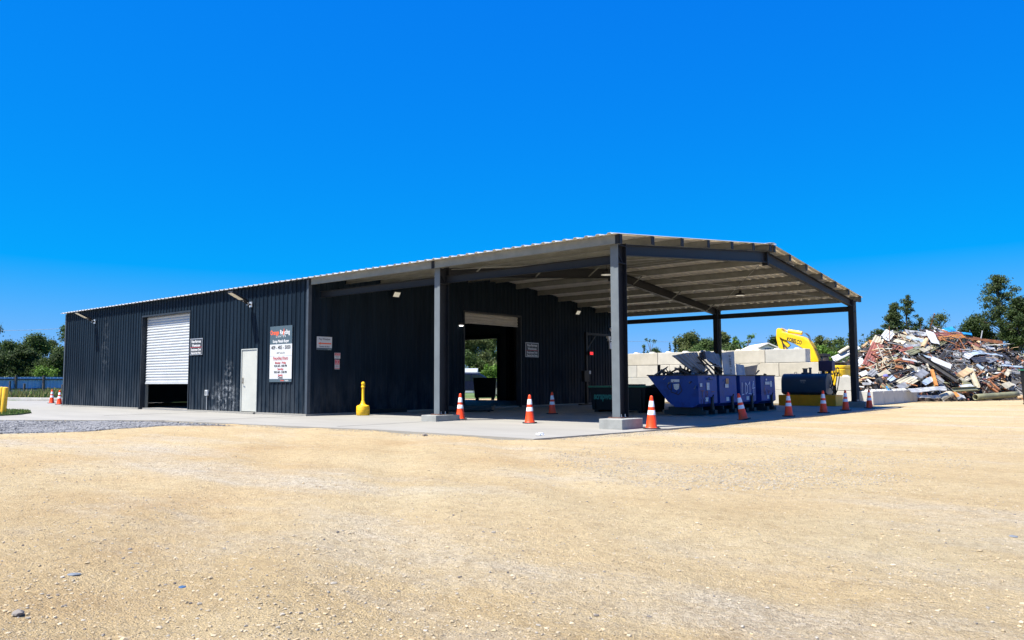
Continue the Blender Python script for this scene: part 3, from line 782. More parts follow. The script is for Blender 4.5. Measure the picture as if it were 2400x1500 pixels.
mb = MB(); mb.lathe([(.09, 0), (.09, .04), (.075, .055)], n=16); o = mb.build('camera_base', mat('white_plastic', (.75,.75,.75), .4), r, smooth=True); o.rotation_euler = (0, R(90), 0); o.location = (.03, 0, 0)
mb = MB(); mb.lathe([(.06, .05), (.055, .085), (.03, .11), (.005, .118)], n=16); o = mb.build('camera_dome', BLKP, r, smooth=True); o.rotation_euler = (0, R(90), 0); o.location = (.03, 0, 0)
r = empty('notice_box', (XE, 17.05, 2.78), label='narrow white box on the end wall just left of the near post', cat='box')
mb = MB(); mb.box(.03, .10, -.12, .12, -.22, .22); mb.build('box', mat('white_plastic', (.75,.75,.75), .4), r, bevel=.008)
mb = MB(); mb.box(.10, .106, -.09, .09, .10, .17); mb.build('slot', BLKP, r)

# ------------------------------------------------------------------ signs
WHT = mat('sign_white', (.50,.51,.52), .4, var=.03); SLT = mat('sign_slate', (.055,.085,.105), .4, var=.06); ORG = mat('sign_orange', (.75,.10,.025), .4, var=.04)
BLKT = mat('lettering_black', (.015,.015,.017), .5); REDT = mat('lettering_red', (.42,.03,.03), .5); WHTT = mat('lettering_white', (.58,.58,.58), .4, var=.02)
DKS = mat('sign_charcoal', (.03,.032,.036), .4, var=.1); ALU = mat('sign_edge', (.42,.43,.45), .4, metal=.5)
REDS = mat('sign_red', (.55,.02,.03), .4)
class Sign:
    def __init__(s, name, label, cat, org, ux, n, w, h, edge=WHT, group=None):
        s.r = empty(name, org, label=label, cat=cat, group=group); s.ux = Vector(ux); s.n = Vector(n); s.w, s.h = w, h; s.lay = {}
        s.panel(0, w, 0, h, edge, 0, .006, 'panel')
    def panel(s, a, b, c, d, m, z0, z1, name='colour_field'):
        mb = MB(); p = lambda u, v, ww: s.ux*u + Vector((0,0,v)) + s.n*ww
        mb.hexa([p(a,c,z0), p(b,c,z0), p(b,d,z0), p(a,d,z0), p(a,c,z1), p(b,c,z1), p(b,d,z1), p(a,d,z1)]); return mb.build(name, m, s.r)
    def text(s, t, size, u, v, m, bold=.02, lift=.0115, **kw):
        k = (m.name, size) if s.h < .5 else m.name
        if k not in s.lay: s.lay[k] = (MB(), m)
        put_text(s.lay[k][0], t, size, s.ux*u + Vector((0,0,v)) + s.n*lift, s.ux, (0,0,1), bold=bold, **kw)
    def done(s):
        for mb, m in s.lay.values(): mb.build('lettering', m, s.r, fix=False)
        return s.r
# business sign on the long wall
wS, hS = 1.22, 1.80
s = Sign('business_sign', 'tall white and slate recycling sign with opening hours on the long wall', 'sign', (-13.23, -.032, 1.05), (1,0,0), (0,-1,0), wS, hS)
s.panel(0, wS, 1.22, hS, SLT, .006, .010); s.panel(0, wS, 0, .10, SLT, .006, .010)
s.panel(.0, wS, .835, .842, mat('sign_seam', (.45,.47,.5), .5), .006, .009)
s.text('Orange', .20, .02, 1.53, ORG, align='LEFT', bold=.03, sx=.78); s.text('Re', .20, .555, 1.53, WHTT, align='LEFT', bold=.03, sx=.82); s.text('cycling', .20, .72, 1.53, WHTT, align='LEFT', bold=.03, sx=.70)
mb = MB()                                   # orange flame-like swash in the name
p0 = lambda u, v: s.ux*u + Vector((0,0,v)) + s.n*.014
mb.add([p0(.735,1.52), p0(.775,1.50), p0(.80,1.62), p0(.79,1.73), p0(.765,1.66), p0(.745,1.60)], [(0,1,2,3,4,5)]); mb.build('emblem', ORG, s.r)
s.text('C  E  N  T  E  R', .085, wS/2, 1.435, WHTT, bold=.02)
s.text('Scrap Metals Buyer', .125, wS/2, 1.27, WHTT, bold=.03, sx=.92)
s.text('409 - 405 - 5050', .165, wS/2, 1.055, BLKT, bold=.012, sx=.96); s.text('4487 Tulane Rd', .07, wS/2, .91, BLKT, bold=0)
s.text('Recycling Hours', .125, wS/2, .73, REDT, bold=.01, sx=1.0)
s.panel(.2, 1.02, .705, .712, REDT, .006, .010)
for t, v, m in (('Monday - Friday', .585, REDT), ('9:30 AM - 4:00 PM', .485, BLKT), ('Saturday', .385, REDT), ('9:00 AM - 2:00 PM', .285, BLKT), ('Sunday', .19, REDT), ('Closed', .115, BLKT)):
    s.text(t, .098, wS/2, v, m, bold=.02, sx=.95)
s.text('Orange', .06, .62, .03, ORG, align='LEFT', bold=.02); s.text('Recycling', .06, .86, .03, WHTT, align='LEFT', bold=.02, sx=.9)
s.done()
def wh_sign(org, ux, n, label, w_, h_):
    s = Sign('warehouse_sign', label, 'sign', org, ux, n, w_, h_, ALU, group='non-ferrous warehouse signs')
    s.panel(.025, w_-.025, .025, h_-.025, DKS, .006, .010)
    k = w_/.88
    for t, v, sz in (('Non-Ferrous', .445, .135), ('Warehouse', .305, .13), ('Employees Only', .155, .115), ('Beyond this Point', .04, .105)):
        s.text(t, sz*k, w_/2, v*h_/.60, WHTT, bold=.035, sx=.92)
    s.panel(.03, w_-.03, .272*h_/.6, .283*h_/.6, REDS, .010, .012, 'red_line')
    return s.done()
wh_sign((-18.40, -.032, 2.05), (1,0,0), (0,-1,0), 'dark warehouse sign in white letters right of the roller door, in sun', .88, .60)
wh_sign((XE+.032, 10.66, 2.05), (0,1,0), (1,0,0), 'dark warehouse sign right of the open doorway, in the shade of the canopy', .88, .60)
s = Sign('pay_window_sign', 'white pay window sign with an orange arrow pointing left', 'sign', (XE+.032, .30, 2.05), (0,1,0), (1,0,0), .58, .42)
s.panel(0, .58, 0, .065, SLT, .006, .010)
s.text('Pay Window', .088, .29, .315, BLKT, bold=.01, sx=.95); s.text('Ventana de Pago', .062, .29, .09, BLKT, bold=.02, sx=.95)
s.text('Recycling', .03, .47, .018, WHTT, bold=0)
mb = MB(); q = lambda u, v: s.ux*u + Vector((0,0,v)) + s.n*.012
mb.add([q(.04,.205), q(.14,.165), q(.14,.187), q(.55,.187), q(.55,.225), q(.14,.225), q(.14,.247)], [(0,1,2,3,4,5,6)]); mb.build('arrow', ORG, s.r); s.done()
s = Sign('warning_sign', 'small red and white notice below the pay window sign, upper of two', 'sign', (XE+.032, .985, 1.79), (0,1,0), (1,0,0), .23, .185, group='small red notices')
s.panel(.012, .218, .10, .175, REDS, .006, .009); s.text('NOTICE', .05, .115, .125, WHTT, bold=.02, sx=.9)
s.panel(.03, .2, .065, .072, BLKT, .006, .009, 'text_line'); s.panel(.05, .18, .04, .047, BLKT, .006, .009, 'text_line'); s.done()
s = Sign('warning_sign', 'small red and white notice below the pay window sign, lower and taller of two', 'sign', (XE+.032, 1.0, 1.45), (0,1,0), (1,0,0), .19, .31, group='small red notices')
s.panel(.012, .178, .15, .30, REDS, .006, .009)
for i, t in enumerate(('STOP', 'NO', 'ENTRY')): s.text(t, .045, .095, .255-.045*i, WHTT, bold=.03)
s.panel(.03, .16, .105, .113, BLKT, .006, .009, 'text_line'); s.panel(.03, .16, .075, .083, BLKT, .006, .009, 'text_line'); s.panel(.0, .19, .02, .04, REDS, .006, .009); s.done()

# ------------------------------------------------------------------ traffic cones
CORG = mat('cone_orange', (.90,.060,.004), .42, var=.10, vscale=6); CBAND = mat('cone_band', (.74,.78,.84), .3, var=.06); CBLK = mat('cone_rubber', (.022,.022,.024), .7, var=.3)
def make_cone(label):
    r = empty('traffic_cone', label=label, cat='traffic cone', group='orange traffic cones')
    P = lambda z: .122 + (.030-.122)*(z-.03)/(.71-.03)
    mb = MB(); mb.prism([(.18*math.cos(a)*k, .18*math.sin(a)*k) for a in [R(22.5+45*i) for i in range(8)] for k in (1.08,)], (0, .028), lambda u, v, ww: (u, v, ww)); mb.build('base', CBLK, r, bevel=.006)
    mb = MB(); mb.lathe([(P(.028)+.012, .028), (P(.045), .05), (P(.36), .36), (P(.46), .46), (P(.53), .53), (P(.66), .66), (.028, .70), (.018, .712)], n=28); b = mb.build('cone_body', CORG, r, smooth=True)
    for a, c in ((.30, .40), (.47, .60)):
        mb = MB(); mb.lathe([(P(a)+.0005, a), (P(a)+.0028, a+.003), (P(c)+.0028, c-.003), (P(c)+.0005, c)], n=28, cap=False); mb.build('reflective_band', CBAND, r, smooth=True)
    return r
cones = [((-5.80,1.16),'orange cone just right of the middle post footing',(0,0)), ((-2.98,.70),'orange cone on the sunlit concrete between the two front posts',(0,0)),
 ((-5.99,5.60),'orange cone in the canopy shade in front of the dark end wall',(0,0)), ((.62,.42),'nearest orange cone beside the near post footing',(.03,-.02)),
 ((.54,5.35),'leaning orange cone in front of the row of blue hoppers',(-.14,-.10)), ((.74,8.0),'orange cone in front of the left end of the dark fuel tank',(0,.01)),
 ((.72,10.99),'orange cone in front of the right end of the dark fuel tank',(0,0)), ((.59,13.6),'orange cone left of the far right post footing',(0,0)),
 ((.62,16.23),'farthest right orange cone standing by the far post footing',(0,0)), ((-36.14,1.78),'farther of the two orange cones left of the warehouse corner',(0,0)), ((-32.99,.99),'nearer of the two orange cones left of the warehouse corner',(0,0))]
c0 = make_cone(cones[0][1])
for i, ((x, y), lab, (tx, ty)) in enumerate(cones):
    o = c0 if i == 0 else copy_tree(c0)
    o.location = (x, y, .002 if i != 3 else .004); o.rotation_euler = (-ty, tx, i*.7 if tx == 0 else 0)
    if i: o.scale = (1, 1, 1-.012*(i % 3)); o['label'] = lab
# ------------------------------------------------------------------ smokers' receptacle
YEL = mat('yellow_plastic', (.85,.50,.01), .45, var=.10, vscale=9); YELS = mat('scuffed_yellow_plastic', (.78,.45,.01), .5, var=.5, vscale=7, hue2=(.88,.56,.02), stretch=(1,1,2.5))
r = empty('cigarette_receptacle', tuple(atz(850.5, 973.5)), label='yellow cigarette receptacle standing in front of the dark end wall', cat='ash bin')
mb = MB(); mb.lathe([(.19, 0), (.205, .02), (.205, .27), (.19, .30), (.10, .33)], n=28); mb.build('base_bucket', YELS, r, smooth=True)
mb = MB(); mb.lathe([(.105, .325), (.075, .37), (.055, .44), (.042, .47), (.042, .86), (.06, .875), (.06, .905), (.05, .92), (.05, .95), (.06, .965), (.06, 1.0), (.045, 1.035), (.015, 1.05)], n=22); mb.build('neck', YEL, r, smooth=True)
# ------------------------------------------------------------------ yellow bollards by the grass island
def bollard(p, lean, label, h=.98):
    r = empty('bollard', p, label=label, cat='bollard', group='yellow steel bollards'); r.rotation_euler = lean
    mb = MB(); mb.lathe([(.085, -.05), (.085, h-.03), (.07, h-.005), (.03, h+.005)], n=20); mb.build('post', mat('bollard_yellow', (.80,.44,.02), .45, var=.12), r, smooth=True)
    mb = MB(); mb.lathe([(.12, -.02), (.11, .03), (.087, .045)], n=20); mb.build('collar', CONC, r)
bollard(atz(7, 973, .0), (R(-1), R(5), 0), 'yellow bollard leaning slightly, right one of the pair on the grass island', .92); bollard(atz(-2, 969, .0), (R(-2), R(3), 0), 'yellow bollard cut by the left edge of the view', .92)
# ------------------------------------------------------------------ low platform and a rail at the end wall
c = (atz(1030, 965)+atz(1138, 965))/2
r = empty('platform_scale', (-9.75, 5.75, 0), R(35), 'low black steel platform lying on the floor left of the open doorway', 'platform scale')
mb = MB(); mb.box(-.85, .85, -.6, .6, .05, .20); mb.build('platform', mat('black_rubber', (.02,.02,.021), .6, var=.3), r, bevel=.01)
for a in (-.75, .75):
    for b in (-.5, .5): mb = MB(); mb.lathe([(.05, 0), (.05, .05)], (a, b, 0), 10); mb.build('foot', BLKP, r)
mb = MB(); mb.box(XE+.05, XE+.17, 2.3, 4.0, .0, .14); tag(mb.build('timber_rail', BLKP, bevel=.01), 'black rail lying along the foot of the dark end wall', 'rail')
# ------------------------------------------------------------------ weighing stand with red display
r = empty('weighing_stand', (-10.6, 14.2, 0), label='black welded stand with a red digital display by the end wall', cat='stand')
mb = MB(); mb.box(-.06, .06, -.06, .06, 0, 3.2); mb.build('post', BLKP, r)
mb = MB(); mb.box(-.05, .05, .06, 1.85, 3.09, 3.19); mb.build('arm', BLKP, r)
mb = MB(); mb.bar((0, .06, 2.45), (0, .75, 3.09), .05, .06); mb.build('brace', BLKP, r)
mb = MB(); mb.bar((0, .06, .95), (0, .85, .06), .05, .07); mb.build('brace', BLKP, r)
mb = MB(); mb.box(-.1, .1, -.5, .95, 0, .06); mb.build('foot', BLKP, r)
mb = MB(); mb.box(.02, .2, -.42, -.05, 1.02, 1.5); b = mb.build('terminal_box', BLKP, r, bevel=.01)
mb = MB(); mb.box(.06, .16, .04, .34, 2.18, 2.36); b = mb.build('display_housing', BLKP, r)
mb = MB(); mb.box(.161, .166, .07, .31, 2.21, 2.33); mb.build('red_display', mat('red_led', (.6,.01,.01), .4, emit=((1,.02,.02), .6)), b)
mb = MB(); mb.box(.061, .068, -.02, .26, 1.36, 1.50); mb.build('label_plate', WHT, r)
mb = MB(); mb.box(-.04, .1, 1.68, 1.86, 3.0, 3.09); mb.lathe([(.06, -.12), (.07, -.08), (.07, 0)], (.03, 1.8, 3.0), 12); mb.build('camera', mat('white_plastic', (.75,.75,.75), .4), r)

# ------------------------------------------------------------------ dumpsters
GRN = mat('green_lid', (.012,.155,.085), .45, var=.2); DMP = mat('dumpster_black', (.008,.010,.011), .5, var=.35, vscale=4, spec=.25)
TEAL = mat('teal_lettering', (.012,.20,.15), .5)
def dumpster(label, loc, rz, w_=2.4, d_=1.5, h=.88, text=True, body=DMP, grp='black dumpsters with green lids'):
    r = empty('dumpster', loc, rz, label, 'dumpster', grp)
    mb = MB(); mb.hexa([(-w_/2+.06,-d_/2+.04,.07),(w_/2-.06,-d_/2+.04,.07),(w_/2-.06,d_/2-.04,.07),(-w_/2+.06,d_/2-.04,.07),(-w_/2,-d_/2,h-.06),(w_/2,-d_/2,h-.06),(w_/2,d_/2,h-.06),(-w_/2,d_/2,h-.06)])
    b = mb.build('body', body, r, bevel=.012)
    for x in (-w_*.42, 0, w_*.42):
        mb = MB(); mb.box(x-.03, x+.03, -d_/2-.02, -d_/2+.06, .1, h-.1); mb.build('stiffener', body, r) if not text or x != 0 else None
    mb = MB(); mb.box(-w_/2-.05, w_/2+.05, -d_/2-.05, d_/2+.05, h-.055, h); l = mb.build('lid', GRN, r, bevel=.012)
    mb = MB(); mb.box(-.55, .55, -.2, .25, h+.001, h+.05); mb.build('lid_handle', BLKP, l, bevel=.01)
    for x in (-w_*.4, w_*.4):
        mb = MB(); mb.box(x-.08, x+.08, -d_/2+.06, d_/2-.06, 0, .075); mb.build('skid', BLKP, r)
    if text:
        mb = MB(); put_text(mb, 'scrapworks', .30, (-.42, -d_/2-.022, .44), (1,0,0), (0,0,1), bold=.045, sx=.66); mb.build('lettering', TEAL, r, fix=False)
    return r
dumpster('black dumpster with green lid and scrapworks lettering left of the near post', (-4.95, 8.5, 0), R(3), 2.1)
dumpster('black dumpster with a green lid between the near post and the blue hoppers', (-2.95, 10.6, 0), R(3), 2.0, text=False)
dumpster('black dumpster with a green lid behind the nearest blue hopper', (-4.2, 12.9, 0), R(-4), 2.2, text=False)
pd_ = atd(2436, 947, 33.6); o = dumpster('black container with a green lid cut by the right edge of the view', (pd_.x, pd_.y, -.05), R(40), 1.0, .8, 1.52, text=False); o['category'] = 'container'
# ------------------------------------------------------------------ blue self dumping hoppers
HOP = mat('hopper_blue', (.002,.045,.25), .45, var=.45, vscale=2.2, hue2=(.006,.05,.22), spec=.3, bump=.15, bscale=8); HIN = mat('hopper_inside', (.05,.035,.035), .8, var=.5, vscale=4); HDK = mat('hopper_base_steel', (.018,.018,.02), .6, var=.4)
def hopper(y, label, wd=1.22):
    r = empty('scrap_hopper', (-1.42, y, 0), label=label, cat='hopper', group='blue scrap hoppers')
    prof = [(0, 1.20), (.02, .36), (-.16, .26), (-.75, .26), (-1.0, .42), (-1.68, 1.20)]
    tr = lambda u, v, ww: (u, ww, v)
    mb = MB(); n = len(prof); t = .012
    for a, b in zip(prof[:-1], prof[1:]):   # curved shell
        mb.add([(a[0], 0, a[1]), (b[0], 0, b[1]), (b[0], wd, b[1]), (a[0], wd, a[1])], [(0,1,2,3)])
    mb.add([(u, 0, v) for u, v in prof], [tuple(range(n))]); mb.add([(u, wd, v) for u, v in prof], [tuple(range(n-1, -1, -1))])
    sh = mb.build('tub', [HOP], r, fix=False); sd = sh.modifiers.new('plate', 'SOLIDIFY'); sd.thickness = .012; sd.offset = 0
    mb = MB(); mb.box(-1.70, .02, -.025, .03, 1.19, 1.225); mb.box(-1.70, .02, wd-.03, wd+.025, 1.19, 1.225); mb.box(-.03, .025, .03, wd-.03, 1.19, 1.225); mb.box(-1.70, -1.65, .03, wd-.03, 1.19, 1.225)
    mb.build('rim', HDK, r)
    for yy in (.22, wd-.40):
        mb = MB(); mb.box(-1.25, .12, yy, yy+.18, .03, .16); mb.build('fork_pocket', HDK, r)
    mb = MB(); mb.box(.022, .08, wd*.62, wd*.62+.10, .12, .55); mb.bar((.06, wd*.62+.05, .5), (.10, wd*.62+.05, .62), .03, .03); mb.build('latch', HDK, r)
    mb = MB(); mb.box(-1.1, .02, .2, .26, .16, .262); mb.build('rocker', HDK, r); mb = MB(); mb.box(-1.1, .02, wd-.26, wd-.2, .16, .262); mb.build('rocker', HDK, r)
    return r, wd
hops = []
for y, lab in ((6.66, 'nearest blue hopper with its sloping side facing left and dark panels piled in it'), (8.06, 'blue hopper second in the row with an upright lettered sheet in it'), (9.55, 'blue hopper marked LD14 in white paint'), (11.22, 'blue hopper at the far end of the row beside the fuel tank')):
    hops.append(hopper(y, lab))
PAP = mat('paper_label', (.62,.63,.60), .7, var=.25, vscale=20); PAPO = mat('orange_label', (.55,.30,.12), .7, var=.3, vscale=20); SPW = mat('spray_white', (.62,.68,.80), .7); SPD = mat('spray_dark', (.008,.012,.035), .6); SPO = mat('spray_rust', (.20,.07,.05), .7)
def stick(h, items):
    r, wd = h
    for (y, z, w_, hh, m) in items:
        mb = MB(); mb.box(.0315, .0335, y, y+w_, z, z+hh); mb.build('paper_sticker', m, r)
    return r
stick(hops[0], [(.06, .86, .15, .10, PAP), (.50, .76, .18, .22, PAP), (.40, .50-.08, .20, .12, PAP)])
stick(hops[1], [(.42, .93, .2, .17, PAPO), (.36, .82, .24, .12, PAP), (.42, .41, .20, .12, PAP)])
stick(hops[2], [(.44, .41, .20, .12, PAP)])
stick(hops[3], [(.38, 1.04, .10, .06, PAP), (.32, .90, .38, .1, PAP), (.74, .82, .16, .2, PAP), (.46, .42, .16, .12, PAP)])
r = hops[0][0]
mb = MB(); mb.box(-.88, -.60, -.0085, -.0065, 1.00, 1.08); mb.build('paper_sticker', PAP, r); mb = MB(); mb.add([(-.80,-.0085,.94),(-.60,-.0085,.95),(-.62,-.0085,.80),(-.70,-.0085,.76),(-.78,-.0085,.80)], [(0,1,2,3,4)]); mb.build('paper_sticker', PAP, r)
def spray(r, pts_list, m, wd=.025, x=.034, name='paint_mark'):
    mb = MB()
    for pts in pts_list:
        for a, b in zip(pts, pts[1:]): mb.bar((x, a[0], a[1]), (x, b[0], b[1]), wd, .003, up=(1,0,0))
    mb.build(name, m, r)
y0 = .12
spray(hops[2][0], [[(y0,.98),(y0-.02,.58),(y0+.14,.60)], [(y0+.26,.96),(y0+.27,.60),(y0+.40,.66),(y0+.42,.86),(y0+.26,.97)], [(y0+.50,.90),(y0+.60,1.0),(y0+.60,.62)], [(y0+.50,.62),(y0+.72,.60)], [(y0+.90,1.02),(y0+.78,.78),(y0+1.0,.80)], [(y0+.91,.95),(y0+.90,.55)]], SPW, .028)
spray(hops[0][0], [[(.10,.74),(.34,.74)], [(.22,.74),(.20,.55)], [(.42,.70),(.46,.56),(.56,.6),(.54,.72),(.44,.71)], [(.80,.70),(1.0,.71)]], SPO, .02); spray(hops[0][0], [[(.12,.5),(.14,.3)], [(.25,.52),(.3,.34),(.42,.5)], [(.6,.5),(.58,.34)], [(.82,.52),(.86,.32)]], SPD, .02)
spray(hops[3][0], [[(.30,.82),(.22,.68),(.28,.56),(.38,.62),(.30,.7)], [(.52,.74),(.60,.60),(.72,.72)], [(.95,.78),(.98,.6)]], SPO, .02)
mb = MB()
def bar_y(pts, wd, y):
    for a, b in zip(pts, pts[1:]): mb.bar((a[0], y, a[1]), (b[0], y, b[1]), wd, .003, up=(0,1,0))
bar_y([(-.92,.96),(-1.02,.88),(-.94,.78),(-.84,.80)], .03, -.008); bar_y([(-.86,.96),(-.88,.70),(-.72,.66),(-.66,.72)], .03, -.008); bar_y([(-.60,.96),(-.52,.74),(-.64,.62),(-.74,.66)], .03, -.008)
mb.build('paint_mark', SPD, hops[0][0])
# ================================================================== BLOCK WALLS, TANK, EXCAVATORS
BLK = [mat('block_concrete_pale', (.52,.50,.445), .88, var=.12, vscale=2.2, bump=.4, bscale=30), mat('block_concrete_warm', (.48,.45,.375), .88, var=.16, vscale=1.6, bump=.4, bscale=30, hue2=(.54,.51,.44)), mat('block_concrete_grey', (.45,.445,.41), .88, var=.12, vscale=2, bump=.4, bscale=30)]
_bm = {}
def block_mesh(L_, mi):
    k = (L_, mi)
    if k not in _bm:
        mb = MB(); mb.box(-L_/2+.006, L_/2-.006, -.305, .305, .0, .60); me_o = mb.build('concrete_block', BLK[mi], bevel=.018)
        _bm[k] = me_o; return me_o, True
    c = _bm[k].copy(); C.objects.link(c); return c, False
ORDN = ['first','second','third','fourth','fifth','sixth','seventh','eighth','ninth','tenth','eleventh','twelfth']
KNM = None
def knob(x, par, m):
    mb = MB(); mb.hexa([(x-.13,-.13,.598),(x+.13,-.13,.598),(x+.13,.13,.598),(x-.13,.13,.598),(x-.09,-.09,.665),(x+.09,-.09,.665),(x+.09,.09,.665),(x-.09,.09,.665)]); return mb.build('lifting_knob', m, par)
def put_block(x, y, z, L_, rz, label, grp, knobs=0, mi=None):
    mi = random.randrange(3) if mi is None else mi
    o, new = block_mesh(L_, mi); o.location = (x, y, z); o.rotation_euler = (0, 0, rz+random.uniform(-.006, .006))
    tag(o, label, 'concrete block', grp)
    if knobs:
        for i in range(knobs): knob((i-(knobs-1)/2)*L_/knobs, o, BLK[mi])
    return o
YB = 20.35; LB = 1.83
rowname = ['lowest', 'second lowest', 'third', 'top']
YF = YB-.305; xr = {0: aty(1905, 900, YF).x, 1: aty(1890, 870, YF).x, 2: aty(1923, 860, YF).x, 3: aty(1888, 830, YF).x}
for row in range(4):
    x = xr[row]; k = 0
    Ls = [1.8]*7
    while x > -14.2 and k < 9:
        L_ = LB if not (row in (0, 2) and k == 7) else 1.2
        xx = x-L_/2
        # heights: one block is 0.61 m
        put_block(xx, YB+random.uniform(-.015, .015), row*.61, L_, 0, f'long wall concrete block, {ORDN[k]} from the right end in the {rowname[row]} course', 'blocks of the long concrete wall', 2 if row == 3 else 0)
        x -= L_; k += 1
# short stack behind the right post and the low wall running back from it
xs_ = (aty(1960, 915, 19.95).x+aty(1997, 915, 19.95).x)/2; put_block(xs_, 20.25, -.02, .66, 0, 'bright concrete half block at the foot of the short stack by the far post', 'blocks of the short stack', 0, 0)
put_block(xs_, 20.25, .59, .66, 0, 'concrete half block on top of the short stack by the far post', 'blocks of the short stack', 1, 2)
Z1 = -.03
a = Vector((-.50, 20.75)); bq = Vector((-.42, 28.6))
for k in range(5):
    t0 = a.lerp(bq, (k+.5)/5); put_block(t0.x-.31, t0.y, Z1, 1.54, math.atan2(bq.y-a.y, bq.x-a.x), f'grey concrete block, {ORDN[k]} from the near end of the low wall', 'blocks of the low wall', 2, 2)
# ------------------------------------------------------------------ fuel tank
TNK = mat('tank_charcoal_blue', (.018,.046,.085), .42, var=.18, vscale=2); TYL = mat('tank_yellow', (.95,.34,.003), .5, var=.16, vscale=3)
r = empty('fuel_tank', (-2.45, 18.6, 0), label='dark obround fuel tank on a yellow steel base in front of the block wall', cat='fuel tank')
mb = MB(); mb.box(-1.03, 1.30, -.62, .30, .0, .44); tb_ = mb.build('containment_base', TYL, r, bevel=.01)
def obr(w2, h0, h1, rad, n=7):
    P = []
    for cx, cz, a0 in ((w2-rad, h1-rad, 0), (-w2+rad, h1-rad, 90), (-w2+rad, h0+rad*.4, 180), (w2-rad, h0+rad*.4, 270)):
        for i in range(n+1):
            t = R(a0+90*i/n); rr = rad if a0 < 180 else rad*.4
            P.append((cx+rad*math.cos(t), cz+rr*math.sin(t)))
    return P
mb = MB(); mb.prism(obr(.43, .445, 1.32, .36), (-.92, .92), lambda u, v, ww: (ww, u-.14, v)); tk = mb.build('tank_shell', TNK, r, smooth=True, bevel=.02)
mb = MB(); mb.lathe([(.16, 1.315), (.16, 1.36), (.09, 1.37), (.09, 1.50), (.11, 1.50), (.11, 1.54)], (-.05, -.14, 0), 18); mb.build('filler_cap', TNK, r)
mb = MB(); mb.lathe([(.05, 1.31), (.05, 1.52), (.065, 1.52), (.065, 1.57)], (.16, -.14, 0), 14); mb.build('vent_pipe', TNK, r)
for x in (-.45, .55):
    mb = MB(); mb.tube([(x-.05, -.14, 1.31), (x-.04, -.14, 1.38), (x+.04, -.14, 1.38), (x+.05, -.14, 1.31)], .014, 6); mb.build('lifting_lug', TNK, r)
mb = MB(); mb.box(-.12, .12, -.5765, -.574, 1.0, 1.06); put_text(mb, 'FUEL', .09, (0, -.5765, .92), (1,0,0), (0,0,1), bold=.01); mb.build('marking', mat('marking_grey', (.2,.22,.24), .6), r, fix=False)
PMP = mat('pump_navy', (.018,.018,.075), .5, var=.15)
mb = MB(); mb.box(.44, 1.00, .02, .40, 1.42, 1.84); mb.build('pump_cabinet', PMP, r, bevel=.02)
mb = MB(); mb.box(.55, .65, .1, .2, 1.0, 1.42); mb.box(.80, .90, .1, .2, 1.0, 1.42); mb.build('pump_stand', BLKP, r)
for k in range(3):
    mb = MB(); P = []
    for i in range(15):
        t = i/14; P.append((.80+.09*k+.32*t, .0-.10*math.sin(math.pi*t), 1.46-(.85+.12*k)*math.sin(math.pi*(.08+.80*t))+.25*t))
    mb.tube(P, .018, 6); mb.build('fuel_hose', BLKP, r, smooth=True)
# ------------------------------------------------------------------ machines
MYL = mat('machine_yellow', (.80,.50,.008), .42, var=.12, vscale=2.5); MBK = mat('machine_black', (.015,.015,.016), .5); MGL = mat('machine_glass', (.03,.05,.06), .12); MCH = mat('cylinder_rod', (.6,.6,.62), .2, metal=.9); HIV = mat('hivis_green', (.45,.60,.02), .6)
def tracks(r, L_, wd, gap, h):
    for s in (-1, 1):
        mb = MB(); P = []
        for i in range(9): t = R(90+180*i/8); P.append((-L_/2+h/2+h/2*math.cos(t), h/2+h/2*math.sin(t)))
        for i in range(9): t = R(-90+180*i/8); P.append((L_/2-h/2+h/2*math.cos(t), h/2+h/2*math.sin(t)))
        mb.prism(P, (s*gap-wd/2, s*gap+wd/2), lambda u, v, ww: (u, ww, v)); mb.build('track', MBK, r)
# big excavator behind the wall: its boom plane faces the camera
bx = atd(1925, 895, 42.5)
YA = 24.6
def bp_(px, py): q = aty(px, py, YA); return (q.x, q.z)
hx = bp_(1925, 850)[0]+.3
r = empty('excavator', (hx, YA, -.05), label='large yellow excavator behind the block wall, its boom folded above it', cat='excavator')
def prof(lst): return [(bp_(px, py)[0]-hx, bp_(px, py)[1]+.05) for px, py in lst]
tr = lambda u, v, ww: (u, ww, v)
mb = MB(); mb.prism(prof([(1826,776),(1832,770),(1838,778),(1858,783),(1886,790),(1900,800),(1910,816),(1921,842),(1930,868),(1912,872),(1900,838),(1893,822),(1880,814),(1866,806),(1838,795),(1830,790)]), (-.27, .27), tr); bo = mb.build('boom', MYL, r, bevel=.03)
mb = MB(); put_text(mb, 'KOBELCO', .27, (prof([(1848,799)])[0][0], -.275, prof([(1848,799)])[0][1]), Vector((1,0,-.30)).normalized(), Vector((.30,0,1)).normalized(), bold=.03, sx=.62, align='LEFT'); mb.build('lettering', MBK, bo, fix=False)
mb = MB(); mb.prism(prof([(1823,772),(1829,769),(1835,776),(1833,790),(1837,806),(1846,820),(1850,840),(1840,850),(1833,838),(1828,815),(1822,792)]), (-.2, .2), tr); st = mb.build('stick', MYL, r, bevel=.02)
mb = MB(); P = prof([(1834,793),(1852,812)]); mb.bar((P[0][0], -.12, P[0][1]), (P[1][0], -.12, P[1][1]), .16, .16); P = prof([(1852,812),(1856,824)]); mb.build('bucket_link', MYL, st)
P = prof([(1832,772),(1848,778),(1880,785)])
mb = MB(); mb.tube([(P[0][0], 0, P[0][1]+.07), (P[1][0], 0, P[1][1]+.05)], .05, 8); mb.build('cylinder_rod', MCH, bo, smooth=True)
mb = MB(); mb.tube([(P[1][0], 0, P[1][1]+.05), (P[2][0], 0, P[2][1]+.08)], .10, 10); mb.build('cylinder', MYL, bo, smooth=True)
P = prof([(1880,782),(1890,783),(1897,790),(1901,803),(1914,822),(1926,852)])
